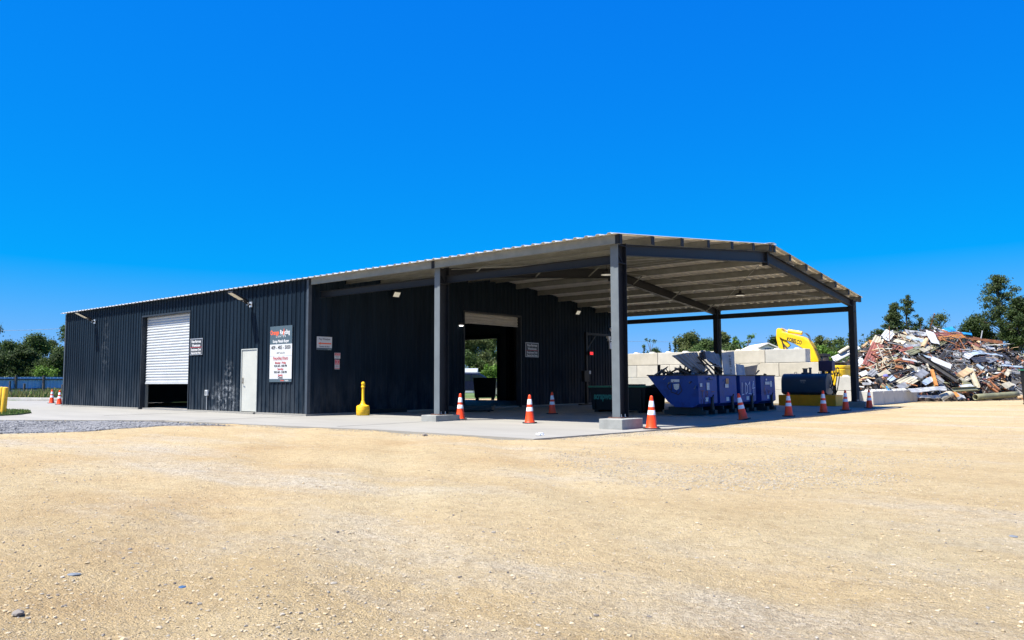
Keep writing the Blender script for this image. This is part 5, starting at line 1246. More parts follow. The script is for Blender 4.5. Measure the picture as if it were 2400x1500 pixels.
P_ = [
 ('roofing_sheet','sheet',2034,858,2058,806,26,'maroon','maroon sheet with a pale frame leaning at the left front of the scrap heap',.35),
 ('roofing_sheet','sheet',2049,814,2062,790,22,'cream','cream upper end above the leaning maroon sheet on the scrap heap',.3),
 ('roofing_sheet','sheet',2073,795,2087,777,22,'white','white ribbed sheet fanning up at the left crest of the scrap heap',.2),
 ('metal_sheet','plate',2040,805,2068,795,16,'white','bent white plate beside the top of the maroon sheet on the scrap heap',.3),
 ('metal_sheet','sheet',1952,843,2012,812,16,'white','long white sheet sloping up at the far left end of the scrap heap',.1),
 ('metal_sheet','curl',1966,826,1990,812,12,'cream','rolled pale sheet above the long white sheet at the far left of the scrap heap',.1),
 ('metal_sheet','plate',1984,823,2001,812,8,'grey','narrow grey sheet at the far left top of the scrap heap',.1),
 ('metal_sheet','plate',1998,857,2025,845,16,'white','white plate partly behind the far post near the scrap heap',.4),
 ('metal_sheet','plate',2015,878,2033,872,13,'white','white plate just right of the far post low on the scrap heap',.5),
 ('siding_panel','sheet',2104,787,2166,800,17,'cream','long cream siding panel lying along the crest of the scrap heap',.15),
 ('siding_panel','sheet',2122,776,2180,786,14,'white','white siding panel topmost on the crest of the scrap heap',.0),
 ('siding_panel','sheet',2124,790,2164,800,10,'sky','pale blue siding strip under the white one on the crest of the scrap heap',.2),
 ('siding_panel','sheet',2124,804,2164,806,9,'cream','cream strip below the siding pile near the crest of the scrap heap',.25),
 ('siding_panel','sheet',2116,812,2160,810,8,'white','white strip lowest of the siding pile near the crest of the scrap heap',.3),
 ('siding_panel','plate',2096,797,2120,803,13,'cream','short beige panel at the left end of the siding pile on the scrap heap',.25),
 ('metal_sheet','plate',2179,776,2192,806,19,'white','white bent sheet hanging down the centre of the scrap heap',.35),
 ('steel_pipe','pipe',2172,796,2162,815,10,'tan','short brown tube standing up near the crest of the scrap heap',.35),
 ('rusty_sheet','sheet',2194,786,2238,784,17,'maroon','flat maroon sheet on the crest right of the white hanging sheet',.1),
 ('rusty_sheet','sheet',2204,793,2260,787,12,'wood','orange rusted sheet on the crest of the scrap heap',.2),
 ('rusty_sheet','sheet',2262,790,2350,803,11,'rust','long rusty brown sheet sticking out right from the crest of the scrap heap',.1),
 ('rusty_sheet','plate',2235,780,2262,783,8,'maroon','dark red plate at the very top of the scrap heap',.0),
 ('blue_tarp','plate',2212,775,2236,770,14,'blue','bright blue sheet at the top of the scrap heap',-.6),
 ('blue_tarp','plate',2256,781,2278,783,7,'blue','small bright blue sheet right of the crest of the scrap heap',.0),
 ('storage_rack','rack',2068,810,2088,856,25,'cream','pale ladder rack leaning on the left flank of the scrap heap',.35),
 ('roof_truss','truss',2036,868,2080,850,14,'cream','pale zigzag truss low on the left flank of the scrap heap',.4),
 ('roof_truss','truss',2176,822,2226,792,10,'green','slim lattice joist rising to the right across the upper scrap heap',.35),
 ('roof_truss','truss',2206,840,2238,798,9,'dark','dark lattice joist standing across the right centre of the scrap heap',.45),
 ('roof_truss','truss',2215,826,2262,836,16,'grey','grey lattice frame lying right of the dark joist on the scrap heap',.35),
 ('steel_channel','beam',2150,834,2240,893,15,'dark','long dark channel slanting down across the centre of the scrap heap',.45),
 ('metal_box','box',2182,843,2228,862,17,'white','large white casing resting on the slanting dark channel',.62),
 ('metal_sheet','plate',2154,831,2184,838,7,'sky','pale blue strip at the upper end of the slanting channel',.5),
 ('metal_sheet','plate',2112,840,2148,848,6,'white','thin white strip across the left centre of the scrap heap',.4),
 ('metal_sheet','plate',2160,822,2182,812,13,'cream','cream triangular sheet folded over in the upper centre of the scrap heap',.4),
 ('roofing_sheet','sheet',2128,828,2160,816,16,'green','olive ribbed panel in the upper left centre of the scrap heap',.35),
 ('rusty_sheet','plate',2108,822,2140,815,8,'maroon','reddish strip below the siding pile on the scrap heap',.3),
 ('round_cover','disc',2126,864,2150,864,22,'cream','round pale lid standing in the middle of the scrap heap',.45),
 ('metal_sheet','plate',2138,884,2160,866,20,'white','crumpled white sheet just right of the round lid',.5),
 ('metal_box','box',2150,885,2168,872,18,'grey','grey cabinet panel right of the crumpled white sheet',.5),
 ('metal_sheet','plate',2062,884,2084,872,17,'cream','beige panel above the stooping worker on the scrap heap',.4),
 ('metal_sheet','plate',2084,892,2096,882,12,'sky','pale blue plate right of the stooping worker',.5),
 ('shipping_crate','sheet',2112,902,2140,884,28,'cream','yellowish crate side low in the front centre of the scrap heap',.5),
 ('metal_sheet','plate',2106,908,2128,898,14,'grey','grey pointed plate below the yellowish crate side',.6),
 ('metal_sheet','plate',2164,899,2186,886,13,'sky','pale blue crumpled sheet left of the rusty plank',.5),
 ('rusty_plank','bar',2184,868,2195,905,6,'wood','orange rusty plank standing low in the front centre of the scrap heap',.6),
 ('metal_sheet','plate',2172,852,2180,868,5,'cream','narrow cream strip above the orange rusty plank',.5),
 ('metal_sheet','sheet',2194,880,2212,895,10,'grey','grey ribbed strip right of the orange rusty plank',.5),
 ('steel_pipe','pipe',2096,848,2114,842,8,'rust','rusty pipe elbow in the left centre of the scrap heap',.45),
 ('metal_sheet','plate',2112,845,2142,850,7,'maroon','brown bent strip under the white strip on the scrap heap',.35),
 ('metal_box','box',2098,859,2116,862,8,'rust','rusty square duct end in the left centre of the scrap heap',.45),
 ('steel_channel','beam',2052,888,2142,864,5,'dark','thin dark channel slanting up across the front left of the scrap heap',.6),
 ('steel_channel','beam',2080,900,2150,872,5,'dark','second thin dark channel parallel to the first on the front left',.65),
 ('metal_sheet','plate',2262,829,2305,824,15,'sky','crumpled pale blue sheet on the right shoulder of the scrap heap',.3),
 ('metal_sheet','plate',2262,838,2276,828,16,'white','white crumpled end beside the pale blue sheet on the right shoulder',.4),
 ('plywood_sheet','plate',2280,812,2310,822,16,'tan','tan rounded board on the upper right of the scrap heap',.2),
 ('metal_sheet','plate',2308,816,2332,818,11,'white','white crumpled sheet at the upper right edge of the scrap heap',.1),
 ('roofing_sheet','sheet',2280,845,2328,838,17,'dark','black ribbed panel on the right shoulder of the scrap heap',.3),
 ('metal_sheet','plate',2312,846,2334,838,15,'grey','grey brown plate right of the black ribbed panel',.35),
 ('metal_sheet','plate',2300,826,2350,834,5,'sky','long thin pale strip above the black ribbed panel',.3),
 ('metal_sheet','plate',2345,851,2372,848,9,'white','white plate at the far right of the scrap heap',.3),
 ('metal_sheet','plate',2348,856,2398,860,6,'sky','long pale blue strip at the far right of the scrap heap',.35),
 ('metal_sheet','curl',2290,853,2306,862,12,'sky','curved blue white duct piece in the right centre of the scrap heap',.5),
 ('steel_channel','beam',2271,862,2290,908,12,'cream','thick cream channel standing low in the right centre of the scrap heap',.6),
 ('metal_box','box',2250,882,2272,868,16,'tan','tan box panel left of the thick cream channel',.5),
 ('metal_sheet','sheet',2254,892,2272,884,16,'cream','beige crushed panel below the tan box panel',.55),
 ('steel_channel','beam',2234,915,2291,912,11,'green','long olive grey channel lying at the foot of the scrap heap',.6),
 ('metal_sheet','plate',2250,905,2280,903,8,'white','white strip lying above the long olive channel',.6),
 ('metal_sheet','plate',2256,898,2276,903,14,'green','dull green triangular plate above the olive channel',.5),
 ('angle_bar','bar',2316,890,2342,914,4,'rust','rusty angle bar slanting down in the right foreground of the scrap heap',.55),
 ('angle_bar','bar',2315,903,2338,920,5,'rust','second rusty angle bar below and parallel to the first on the right',.55),
 ('angle_bar','bar',2316,889,2338,883,5,'rust','rusty bar closing the top of the angle frame on the right',.55),
 ('angle_bar','bar',2286,884,2304,870,3,'rust','thin rusty bar rising right of the thick cream channel',.5),
 ('angle_bar','bar',2334,884,2356,866,4,'rust','rusty bar rising to the cream chute at the far right',.5),
 ('metal_sheet','plate',2358,880,2366,866,9,'cream','cream chute end at the far right of the scrap heap',.5),
 ('storage_rack','rack',2374,872,2392,870,14,'grey','dark wire rack beside the container at the right edge',.4),
 ('metal_sheet','plate',2352,906,2372,898,14,'cream','pale crumpled plate low on the far right of the scrap heap',.55),
 ('steel_pipe','pipe',2286,931,2384,924,14,'green','long grey rolled pipe lying along the foot of the scrap heap',.8),
 ('siding_panel','sheet',2132,915,2217,910,13,'white','long white panel lying at the foot of the heap above the other one',1.6),
 ('siding_panel','sheet',2150,930,2203,930,9,'white','white panel lying on the ground at the foot of the scrap heap',1.2),
 ('metal_sheet','curl',2204,931,2232,918,22,'cream','curled cream sheet standing at the foot of the scrap heap',1.2),
 ('metal_sheet','plate',2238,922,2262,930,9,'white','white jagged sheet on the ground right of the curled cream sheet',.8),
 ('metal_sheet','plate',2236,918,2246,930,9,'wood','rusty flap right of the curled cream sheet at the foot of the heap',.9),
 ('metal_box','box',2384,930,2398,930,9,'tan','brown box end at the foot of the heap by the right edge',.8),
 ('metal_sheet','plate',2040,797,2046,812,8,'wood','small orange piece at the upper left of the scrap heap',.2),
 ('metal_sheet','sheet',2038,880,2052,868,16,'grey','grey louvred panel behind the far post low on the scrap heap',.4),
]
for p in P_: piece(p[0], p[1], *p[2:7], p[7], p[8], lift=p[9] if len(p) > 9 else .25)
# ------------------------------------------------------------------ sheets standing in the hoppers
HG = mat('hopper_sheet_grey', (.15,.18,.215), .42, var=.2, metal=.1); HD = mat('hopper_scrap_dark', (.03,.03,.03), .55, var=.4); HBG = mat('hopper_sheet_bluegrey', (.24,.285,.34), .42, var=.15, metal=.1); HTN = mat('hopper_sheet_taupe', (.20,.19,.17), .5, var=.2)
def quad_sheet(name, pts, D, m, label, ribs=8, depth=None, bow=.0, amp=.03):
    """four corners of the sheet in the picture order (bottom-left, bottom-right, top-right, top-left) with their own distances"""
    Q = [atd(x, y, d) for (x, y), d in zip(pts, D)]; c = sum(Q, Vector())/4; mb = MB(); nu = ribs*4; nv = 8; vs = []
    n = (Q[1]-Q[0]).cross(Q[3]-Q[0]).normalized()
    for j in range(nv+1):
        for i in range(nu+1):
            u, v = i/nu, j/nv; p = (Q[0]*(1-u)+Q[1]*u)*(1-v)+(Q[3]*(1-u)+Q[2]*u)*v
            k = (i % 4); h = amp if k in (1,) else (amp*.9 if k == 2 else 0)
            vs.append(p-c+n*(h+bow*math.sin(math.pi*u)+.02*noise.noise(Vector((u*3, v*3, len(label))))))
    mb.add(vs, [(j*(nu+1)+i, j*(nu+1)+i+1, (j+1)*(nu+1)+i+1, (j+1)*(nu+1)+i) for j in range(nv) for i in range(nu)])
    o = mb.build(name, m, loc=c, fix=False); s_ = o.modifiers.new('sheet_thickness', 'SOLIDIFY'); s_.thickness = .004
    return tag(o, label, 'metal sheet', 'sheets piled in the hoppers'), Q, n
quad_sheet('ribbed_sheet', [(1628,876),(1652,862),(1634,826),(1574,834)], [24.0,24.4,24.5,23.7], HG, 'wide grey ribbed sheet leaning out left from the nearest hopper', 7, bow=.10)
quad_sheet('ribbed_sheet', [(1662,850),(1694,868),(1688,834),(1640,822)], [24.5,25.0,25.2,24.6], HG, 'grey ribbed sheet leaning right in the middle of the nearest hopper', 4, bow=.06)
quad_sheet('ribbed_sheet', [(1640,846),(1655,842),(1652,822),(1638,828)], [24.3,24.3,24.5,24.4], HD, 'dark folded end between the two leaning grey sheets', 2)
o, Q, n = quad_sheet('lettered_sheet', [(1696,880),(1724,880),(1720,823),(1691,827)], [24.9,25.3,25.4,25.0], HBG, 'upright blue grey sheet lettered TX 7880 standing in the second hopper', 3, amp=.012)
mb = MB(); ux = (Q[3]-Q[0]).normalized(); uy = (Q[0]-Q[1]).normalized(); cc = (Q[0]*.35+Q[1]*.65)-o.location
if n.dot(CAM-o.location) < 0: n = -n
put_text(mb, 'TX 7880 E', .125, cc+ux*.03+n*.035, ux, uy, bold=.015, align='LEFT', space=1.15); l_ = mb.build('lettering', BLKT, o, fix=False)
quad_sheet('ribbed_sheet', [(1726,880),(1748,880),(1744,858),(1724,853)], [25.4,25.8,25.9,25.5], HBG, 'blue grey curved sheet low between the second and third hoppers', 2, bow=.05)
quad_sheet('curved_sheet', [(1738,880),(1770,880),(1776,855),(1733,862)], [25.8,26.3,26.3,25.8], HTN, 'taupe scoop shaped sheet in the third hopper', 2, bow=.16, amp=.008)
def hopper_bar(px0, py0, px1, py1, D0, D1, wpx, m, label, name='steel_strip'):
    a, b = atd(px0, py0, D0), atd(px1, py1, D1); mb = MB(); c = (a+b)/2; mb.bar(a-c, b-c, wpx*24.5/F_PX, wpx*.4*24.5/F_PX); return tag(mb.build(name, m, loc=c, bevel=.004), label, 'metal strip', 'strips piled in the hoppers')
for i, (a, lab) in enumerate([((1606,848,1646,852,24.1,24.2,9,HD),'dark flat strip lying level across the leaning sheet'), ((1636,836,1672,880,24.2,24.3,6,HD),'dark strip slanting down under the folded end'), ((1643,838,1684,878,24.2,24.4,5,HD),'dark strip beside the one under the folded end'), ((1652,858,1676,882,24.0,24.1,5,HG),'short grey strip with a shiny edge over the hopper rim'),
   ((1608,876,1650,878,23.9,24.0,6,HD),'thick dark strip lying on the rim of the nearest hopper'), ((1622,860,1660,880,24.0,24.1,8,HD),'broad dark strip in the heap at the hopper centre'), ((1664,848,1694,872,24.4,24.6,5,HD),'thin dark strip along the foot of the right leaning sheet'), ((1640,852,1690,860,24.3,24.5,5,HG),'grey angle strip across the middle of the hopper heap'),
   ((1770,878,1779,868,26.3,26.4,5,HTN),'short strip poking out right of the taupe scoop'), ((1768,860,1781,851,26.3,26.4,1.6,HTN),'thin bent wire loop above the taupe scoop'), ((1748,880,1760,868,26.0,26.1,3,HG),'narrow bright strip in front of the taupe scoop'), ((1600,870,1632,884,23.8,23.9,7,HD),'dark strip at the left foot of the leaning sheet'), ((1628,884,1638,898,23.5,23.4,9,HD),'dark rag like strip hanging over the hopper corner')]):
    hopper_bar(*a, lab)
mb = MB()                                   # loose small scrap filling the first hopper
rn = random.Random(8)
for k in range(150):
    p = Vector((-1.45-rn.uniform(.1, 1.4), 6.75+rn.uniform(.05, 1.05), 1.05+rn.uniform(-.15, .28))); a = Vector((rn.gauss(0,1), rn.gauss(0,1), rn.gauss(0,.6))).normalized(); b = a.orthogonal().normalized(); mb.mi = rn.randrange(2); mb.obox(p, a*rn.uniform(.1, .38), b*rn.uniform(.01, .06), a.cross(b)*.008)
tag(mb.build('hopper_cuttings', [HD, HG], fix=False), 'tangle of dark metal cuttings filling the nearest hopper', 'scrap', kind='stuff')
mb = MB()
for h, (y, _) in zip((1,2,3), ((8.06,0),(9.55,0),(11.22,0))):
    for k in range(60):
        p = Vector((-1.45-rn.uniform(.1, 1.4), y+rn.uniform(.1, 1.1), 1.02+rn.uniform(-.15, .10))); a = Vector((rn.gauss(0,1), rn.gauss(0,1), rn.gauss(0,.4))).normalized(); b = a.orthogonal().normalized(); mb.mi = rn.randrange(2); mb.obox(p, a*rn.uniform(.08, .25), b*rn.uniform(.01, .05), a.cross(b)*.008)
tag(mb.build('hopper_offcuts', [HD, HG], fix=False), 'short metal offcuts lying in the three farther blue hoppers', 'scrap', kind='stuff')
# ------------------------------------------------------------------ the stooping worker
def skin_body(name, V, E_, Rr, m, par, root=0, sub=2):
    me = bpy.data.meshes.new(name); me.from_pydata(V, E_, []); me.materials.append(m); o = bpy.data.objects.new(name, me); C.objects.link(o); o.parent = par
    sk = o.modifiers.new('skin', 'SKIN'); sk.use_smooth_shade = True
    if not me.skin_vertices: 
        bm = bmesh.new(); bm.from_mesh(me); bm.verts.layers.skin.verify(); bm.to_mesh(me); bm.free()
    for i, r in enumerate(Rr):
        sv = me.skin_vertices[0].data[i]; sv.radius = (r, r) if not isinstance(r, tuple) else r; sv.use_root = (i == root)
    s_ = o.modifiers.new('sub', 'SUBSURF'); s_.levels = sub; s_.render_levels = sub
    return o
pw = atd(2054, 930, 36.2)
heading = math.atan2((RIGHT*.75-FWD*.66).y, (RIGHT*.75-FWD*.66).x)
pr = empty('person', (pw.x, pw.y, -.05), heading, 'worker in purple cap, dark shirt and blue gloves stooping behind the low block wall', 'person')
SKIN = mat('skin', (.30,.17,.11), .6); SHIRT = mat('shirt_dark', (.025,.028,.035), .85, var=.3); TRS = mat('trousers_dark', (.02,.022,.03), .85, var=.3); GLV = mat('glove_blue', (.02,.26,.55), .6); CAPM = mat('cap_purple', (.12,.12,.38), .7)
V = [(0,0,.86),(.10,0,1.02),(.24,0,1.14),(.33,0,1.19),(.40,0,1.22),(.47,0,1.24),
     (0,.10,.82),(.06,.12,.47),(-.02,.13,.08),(.13,.14,.04),(0,-.10,.82),(.10,-.12,.47),(.02,-.13,.08),(.17,-.14,.04),
     (.24,.19,1.12),(.33,.23,.90),(.44,.16,.72),(.24,-.19,1.12),(.36,-.23,.92),(.50,-.16,.78)]
E_ = [(0,1),(1,2),(2,3),(3,4),(4,5),(0,6),(6,7),(7,8),(8,9),(0,10),(10,11),(11,12),(12,13),(2,14),(14,15),(15,16),(2,17),(17,18),(18,19)]
Rb = [.14,.14,.15,.065,.095,.08,.095,.062,.045,.035,.095,.062,.045,.035,.065,.045,.033,.065,.045,.033]
for wv_, el_, sd_ in ((16, 15, 1), (19, 18, -1)):         # hands with five fingers
    w0 = Vector(V[wv_]); dr_ = (w0-Vector(V[el_])).normalized(); b0 = len(V); V.append(tuple(w0+dr_*.07)); E_.append((wv_, b0)); Rb.append(.034)
    side = dr_.cross(Vector((0,0,1))).normalized()
    for k, off in enumerate((-.032,-.011,.011,.032)):
        p1 = w0+dr_*.10+side*off; p2 = p1+dr_*(.05+.012*(1.5-abs(k-1.5)))+Vector((0,0,-.02)); i = len(V); V += [tuple(p1), tuple(p2)]; E_ += [(b0, i), (i, i+1)]; Rb += [.010, .008]
    i = len(V); V.append(tuple(w0+dr_*.08-side*.055*sd_)); E_.append((b0, i)); Rb.append(.011)
skin_body('body', V, E_, Rb, SKIN, pr)
skin_body('shirt', [V[0],V[1],V[2],(.30,0,1.17),V[14],V[15],V[17],V[18]], [(0,1),(1,2),(2,3),(2,4),(4,5),(2,6),(6,7)], [.155,.16,.17,.085,.085,.062,.085,.062], SHIRT, pr)
skin_body('trousers', [(0,0,.88),V[6],V[7],(-.02,.13,.12),V[10],V[11],(.02,-.13,.12)], [(0,1),(1,2),(2,3),(0,4),(4,5),(5,6)], [.15,.115,.08,.065,.115,.08,.065], TRS, pr)
for a, b in ((16, 15), (19, 18)):
    w0 = Vector(V[a]); dr_ = (w0-Vector(V[b])).normalized(); side = dr_.cross(Vector((0,0,1))).normalized()
    VV = [tuple(w0-dr_*.04), tuple(w0+dr_*.02), tuple(w0+dr_*.08)]; EE = [(0,1),(1,2)]; RR = [.045,.042,.045]
    for off in (-.034,-.012,.012,.034):
        i = len(VV); VV += [tuple(w0+dr_*.11+side*off), tuple(w0+dr_*.17+side*off+Vector((0,0,-.025)))]; EE += [(2,i),(i,i+1)]; RR += [.014,.011]
    i = len(VV); VV.append(tuple(w0+dr_*.09-side*.065)); EE.append((2,i)); RR.append(.014)
    skin_body('glove', VV, EE, RR, GLV, pr, 1)
hd = Vector((.435, 0, 1.235))
mb = MB(); mb.lathe([(.108, .015), (.108, .05), (.09, .095), (.05, .122), (.01, .128)], hd, 18); mb.hexa([(hd.x+.07,-.07,hd.z+.02),(hd.x+.19,-.05,hd.z-.0),(hd.x+.19,.05,hd.z-.0),(hd.x+.07,.07,hd.z+.02),(hd.x+.07,-.07,hd.z+.03),(hd.x+.19,-.05,hd.z+.01),(hd.x+.19,.05,hd.z+.01),(hd.x+.07,.07,hd.z+.03)]); mb.build('cap', CAPM, pr, smooth=True)
mb = MB()
for s in (-1, 1): mb.lathe([(.012,-.006),(.014,0),(.006,.006)], (hd.x+.085, s*.035, hd.z+.0), 8)
mb.build('eyes', BLKT, pr); mb = MB(); mb.hexa([(hd.x+.09,-.012,hd.z-.03),(hd.x+.115,-.012,hd.z-.03),(hd.x+.115,.012,hd.z-.03),(hd.x+.09,.012,hd.z-.03),(hd.x+.085,-.008,hd.z+.01),(hd.x+.095,-.008,hd.z+.01),(hd.x+.095,.008,hd.z+.01),(hd.x+.085,.008,hd.z+.01)]); mb.build('nose', SKIN, pr)
# ================================================================== TREES
BARK = mat('bark', (.085,.065,.05), .95, var=.4, vscale=5, stretch=(3,3,.6), bump=.6, bscale=12)
def leafmat(n, c, h2, isl=.45, tr=.3): return mat(n, c, .6, var=.35, vscale=.35, hue2=h2, island=isl, trans=tr, spec=.25)
LV = dict(dark=leafmat('foliage_dark', (.042,.07,.018), (.068,.10,.026)), mid=leafmat('foliage_mid', (.066,.108,.026), (.105,.15,.036)), olive=leafmat('foliage_olive', (.09,.115,.034), (.13,.15,.048)), bright=leafmat('foliage_bright', (.10,.19,.025), (.16,.25,.03)), pine=leafmat('foliage_pine', (.052,.08,.026), (.088,.115,.04)))
def leaves(clumps, per, size, rng, flat=1.0):
    """clumps: array of (x,y,z,r); returns quad vertices"""
    out = []
    for (x, y, z, r) in clumps:
        n = int(per*(r**2)/1.0)+6
        d = rng.normal(size=(n, 3)); d /= np.linalg.norm(d, axis=1)[:, None]
        rad = r*(rng.random(n)**.45)[:, None]*(1+.25*rng.normal(size=(n, 1)))
        p = d*rad; p[:, 2] *= flat; p += np.array([x, y, z])
        nn = d*.6+rng.normal(size=(n, 3))*.8; nn[:, 2] += .35; nn /= np.linalg.norm(nn, axis=1)[:, None]
        a = np.cross(nn, rng.normal(size=(n, 3))); a /= np.linalg.norm(a, axis=1)[:, None]; b = np.cross(nn, a)
        s = size*(.55+.9*rng.random((n, 1)))
        q = np.stack([p-a*s*.5, p+b*s*.28, p+a*s*.5, p-b*s*.28], axis=1); out.append(q.reshape(-1, 3))
    return np.concatenate(out)
def leaf_object(name, V, m, par=None):
    n = len(V)//4; me = bpy.data.meshes.new(name); me.vertices.add(len(V)); me.vertices.foreach_set('co', V.astype(np.float32).ravel())
    me.loops.add(n*4); me.loops.foreach_set('vertex_index', np.arange(n*4, dtype=np.int32)); me.polygons.add(n); me.polygons.foreach_set('loop_start', np.arange(n, dtype=np.int32)*4)
    me.materials.append(m); me.update(); me.validate(); o = bpy.data.objects.new(name, me); C.objects.link(o)
    if par: o.parent = par
    return o
def tree(px, ytop, wpx, D, style, col, label, name='tree', group='trees beyond the yard', seed=None, ybase=None, dens=1.0, trunk_show=.3, zb=0.0):
    seed = seed or int(px*7+ytop*3+D); rng = np.random.default_rng(abs(seed)); rn = random.Random(seed)
    base = atd(px, 890, D); base.z = zb
    H = atd(px, ytop, D).z-zb; Wd = wpx*D/F_PX; r = empty(name, base, rn.uniform(0, 6.28), label, 'tree' if name != 'shrub' else 'shrub', group)
    leaf = max(.09, D*.0021); cl = []; tops = []
    if style == 'round':
        cb = H*trunk_show; n = max(9, int(18*dens)); R0 = Wd/2
        for k in range(n):
            t = rn.random(); z = cb+(H-cb)*(.12+.80*t); prof_ = (math.sin(math.pi*(.16+.76*t))**.7 if t > .4 else (.97 if trunk_show < .15 else .6+.9*t)); a = rn.uniform(0, 6.28); rr = R0*prof_*rn.uniform(.25, .85)
            c = R0*rn.uniform(.24, .46); cl.append((rr*math.cos(a), rr*math.sin(a), min(z, H-c*.7), c))
        cl.append((rn.uniform(-.2,.2)*R0, 0, H-R0*.25, R0*.28))
    elif style == 'sparse':
        n = int(13*dens); R0 = Wd/2
        for k in range(n):
            z = H*rn.uniform(.5, .97); a = rn.uniform(0, 6.28); rr = R0*rn.uniform(.2, 1)*(1-.45*abs(z/H-.75)/.25); c = R0*rn.uniform(.14, .26); cl.append((rr*math.cos(a), rr*math.sin(a), z, c))
    elif style == 'pine':
        R0 = Wd/2; n = int(34*dens); cb = H*trunk_show
        for k in range(n):
            t = (k+.5)/n; z = cb+(H-cb)*t; rr = R0*(.25+.75*math.sin(math.pi*min(1, .25+.80*t)))*rn.uniform(.35, 1); a = k*2.4+rn.uniform(-.5, .5); c = R0*rn.uniform(.18, .32)
            cl.append((rr*math.cos(a), rr*math.sin(a), z+rn.uniform(-.2, .2), c)); 
            if rn.random() < .6: cl.append((rr*.45*math.cos(a+.3), rr*.45*math.sin(a+.3), z, c*.8))
        cl.append((0, 0, H-R0*.12, R0*.2))
    elif style == 'cone':
        R0 = Wd/2; n = int(14*dens)
        for k in range(n):
            t = (k+.5)/n; z = H*(.08+.90*t); rr = R0*(1-t)*.7; a = k*2.4; cl.append((rr*math.cos(a), rr*math.sin(a), z, R0*(.45-.27*t)))
    elif style == 'shrub':
        R0 = Wd/2; n = int(16*dens)
        for k in range(n):
            a = rn.uniform(0, 6.28); rr = R0*rn.uniform(.0, .85); z = H*rn.uniform(.2, .92)*(1-.35*(rr/R0)**2); c = min(R0*.42, H*.4)*rn.uniform(.6, 1); cl.append((rr*math.cos(a), rr*math.sin(a), min(z, H-c*.6), c))
    flat = .62 if style == 'pine' else .85
    per = {'round': 240, 'sparse': 170, 'pine': 210, 'cone': 260, 'shrub': 240}[style]*dens/max(.22, (leaf/.26)**2)*1.0
    leaf_object('crown', leaves(cl, per, leaf, rng, flat), LV[col], r)
    if style != 'shrub':
        mb = MB(); th = H*(.93 if style in ('pine', 'cone') else .72); r0 = max(.05, H*.014); pts = []; 
        for i in range(7): t = i/6; pts.append((.12*H*.15*math.sin(t*3+seed), .1*H*.12*math.sin(t*2.3+seed*2), -.1+th*t))
        mb.tube(pts, [r0*(1.25-.95*i/6) for i in range(7)], 8); mb.build('trunk', BARK, r, smooth=True)
        mb = MB(); 
        for (x, y, z, c) in cl:
            if rn.random() < (.9 if style != 'round' else .55):
                zz = max(.15*H, z-(.10 if style == 'pine' else .24)*H*rn.uniform(.6, 1)); k = min(1, max(0, (zz+.1)/th)); i = int(k*6) if k < 1 else 5; q = Vector(pts[i]).lerp(Vector(pts[min(6, i+1)]), k*6-i if k < 1 else 1)
                m_ = q.lerp(Vector((x, y, z)), .5)+Vector((0, 0, .03*H*(1 if style != 'pine' else .2))); mb.tube([q, m_, (x, y, z)], [r0*.42, r0*.28, r0*.10], 5)
        if mb.v: mb.build('limb', BARK, r, smooth=True)
    return r
T = 'trees behind the blue fence'
tree(-62, 716, 130, 72, 'round', 'dark', 'dark leafy tree cut by the left edge of the view', group=T, dens=1.3)
for a in [(-30,798,100,92,'round','dark','dark low tree behind the left end of the blue fence'),(28,797,80,96,'round','mid','middling green tree behind the fence above the bollards'),(78,778,92,98,'round','mid','taller rounded tree in the middle behind the blue fence'),(118,795,56,101,'round','olive','lower olive tree between two taller ones behind the blue fence'),(158,757,84,90,'round','mid','tallest tree by the warehouse corner behind the blue fence'),(52,806,70,88,'round','dark','dark tree in front of the others behind the blue fence')]:
    tree(*a, group=T, dens=1.9, trunk_show=.08)
for a in [(8,826,120,87,'dark','dark understorey bush at the far left behind the blue fence'),(66,824,120,89,'mid','green understorey bush in the middle behind the blue fence'),(132,818,100,86,'dark','dark understorey bush by the warehouse behind the blue fence')]:
    tree(*a[:4], 'shrub', a[4], a[5], 'shrub', T, dens=2.2)
tree(112, 856, 74, 78, 'shrub', 'bright', 'bright green shrub growing just behind the blue fence', 'shrub', 'shrubs')
tree(230, 770, 120, 94, 'round', 'mid', 'tree hidden behind the warehouse end', group=T, dens=1.2, trunk_show=.1)
T2 = 'trees behind the concrete block wall'
for a in [(1525,789,46,118,'sparse','mid','thin bare looking tree leftmost above the block wall',1.0),(1511,808,24,110,'cone','dark','small dark conifer leftmost above the block wall',1.6),(1545,804,46,112,'shrub','dark','low dark bush above the block wall beside the near post',1.6),(1571,800,18,116,'cone','dark','short dark conifer left of the tall slim one above the block wall',1.6),(1584,790,24,118,'cone','dark','tall slim conifer above the block wall',1.9),
  (1616,780,84,120,'round','olive','broad rounded tree above the block wall left of the middle far post',2.2),(1657,792,60,116,'round','mid','lower tree just left of the middle far post above the wall',2.0),(1692,775,56,122,'round','olive','tree rising behind the middle far post',2.0),(1727,787,32,118,'round','bright','small bright tree right of the middle far post',1.9),(1753,779,58,120,'sparse','bright','loose bright tree above the wall right of the middle far post',1.8),
  (1640,806,90,108,'shrub','mid','low bush above the block wall under the broad rounded tree',1.9),(1720,806,100,108,'shrub','mid','low bush above the block wall under the bright trees',1.9),(1818,786,56,118,'round','dark','dark tree left of the yellow boom',1.4),(1785,806,40,112,'shrub','dark','dark bush behind the pale house gable',1.6)]:
    tree(*a[:7], group=T2, dens=a[7], name='shrub' if a[4] == 'shrub' else 'tree')
T3 = 'trees right of the excavator'
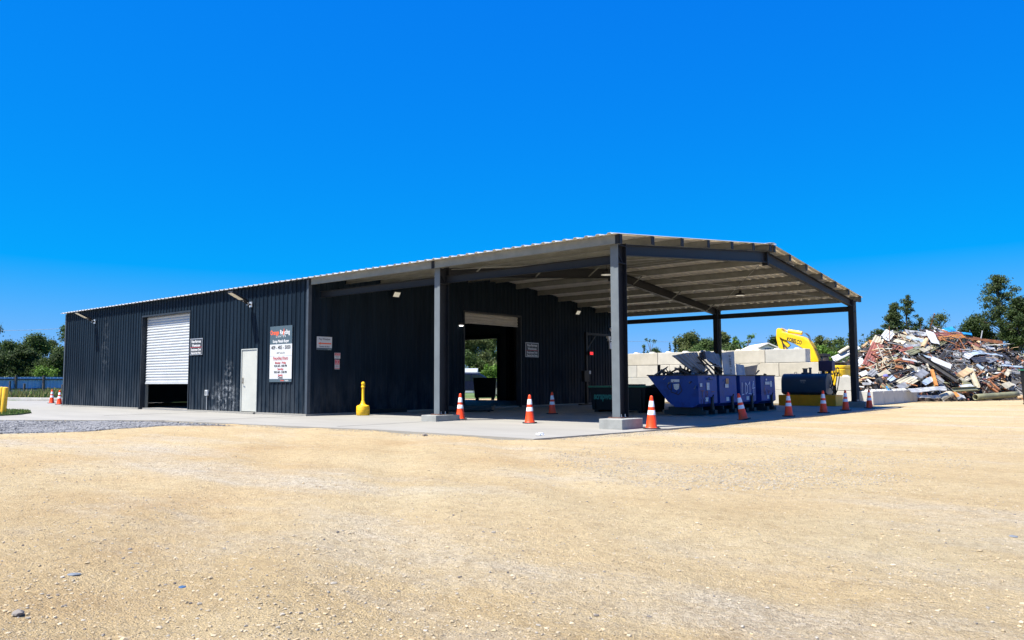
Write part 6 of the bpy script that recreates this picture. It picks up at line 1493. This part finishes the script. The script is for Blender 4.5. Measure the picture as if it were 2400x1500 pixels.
for a in [(1928,784,56,120,'round','olive','olive tree just right of the yellow boom',2.4),(1968,790,58,122,'round','mid','green tree left of the far right post',1.8),(1935,806,90,98,'shrub','bright','bright shrub mass right of the yellow boom',2.4),(1985,802,90,100,'shrub','mid','green shrub mass left of the far right post',2.2),(2035,800,70,98,'shrub','mid','dark green bush behind the left end of the scrap heap',2.2),
  (1992,774,36,118,'sparse','mid','thin tree just left of the far right post',.9),(2030,773,44,116,'sparse','mid','thin tree just right of the far right post',1.0),(2066,768,66,112,'round','dark','dark tree behind the left crest of the scrap heap',2.2),
  (2100,714,70,112,'pine','pine','tall full pine behind the left crest of the scrap heap',2.2),(2134,694,66,114,'pine','pine','tallest thin topped pine behind the scrap heap crest',1.3),(2164,742,50,116,'round','dark','dark tree between the tall pine and the round tree',2.),(2207,732,70,118,'round','olive','round topped tree behind the middle of the scrap heap',1.6),(2240,764,26,112,'round','dark','small dark tree right of the round topped one',1)]:
    tree(*a[:7], group=T3, dens=a[7], name='shrub' if a[4] == 'shrub' else 'tree', trunk_show=.12)
T4 = 'pines on the grass bank'
def zbk(px, D): p = atd(px, 890, D); return bank_z(p.x, p.y)
for a in [(2352,642,120,96,'pine','pine','tall layered pine at the right with a bare lower trunk',1.1),(2300,736,84,98,'round','dark','dark tree at the left foot of the tall pine',1.5),(2394,700,90,92,'pine','dark','dark dense pine right of the tall one',1.5),(2322,752,80,100,'shrub','dark','dark undergrowth below the tall pine',1.4),(2385,765,90,96,'shrub','dark','dark undergrowth at the right edge below the pines',1.4),(2440,690,110,96,'pine','pine','pine beyond the right edge of the view',1.2),(2272,768,50,104,'shrub','mid','green bush behind the right crest of the scrap heap',1.2)]:
    tree(*a[:7], group=T4, dens=a[7], name='shrub' if a[4] == 'shrub' else 'tree', trunk_show=.30, zb=zbk(a[0], a[3])-.2)
T5 = 'trees seen through the hall'
for a in [(1102,776,110,96,'round','olive','tall tree seen through the hall on the left of the far doorway',1.6),(1160,774,110,98,'round','mid','tall tree seen through the hall on the right of the far doorway',1.6)]:
    tree(*a[:7], group=T5, dens=a[7], trunk_show=.05)
tree(1098, 812, 70, 90, 'shrub', 'mid', 'leafy bush seen through the hall behind the pale shed', 'shrub', T5, dens=2.0)
tree(1140, 822, 80, 91, 'shrub', 'olive', 'olive bush seen through the hall behind the bright bush', 'shrub', T5, dens=2.0)
tree(1152, 846, 50, 82, 'shrub', 'bright', 'bright green bush seen through the hall above the parked car', 'shrub', T5, dens=1.5)
# far woods closing the horizon
rng = np.random.default_rng(5); rn = random.Random(5); cl = []
for k in range(420):
    px = rn.uniform(-900, 3300); D = rn.uniform(150, 185); p = atd(px, 890, D); cl.append((p.x, p.y, rn.uniform(.2, 3.2), rn.uniform(1.2, 2.2)))
o = leaf_object('far_woods', leaves(cl, 26, .75, rng, .9), LV['mid']); tag(o, 'distant band of green woods along the horizon', 'woods', kind='stuff')
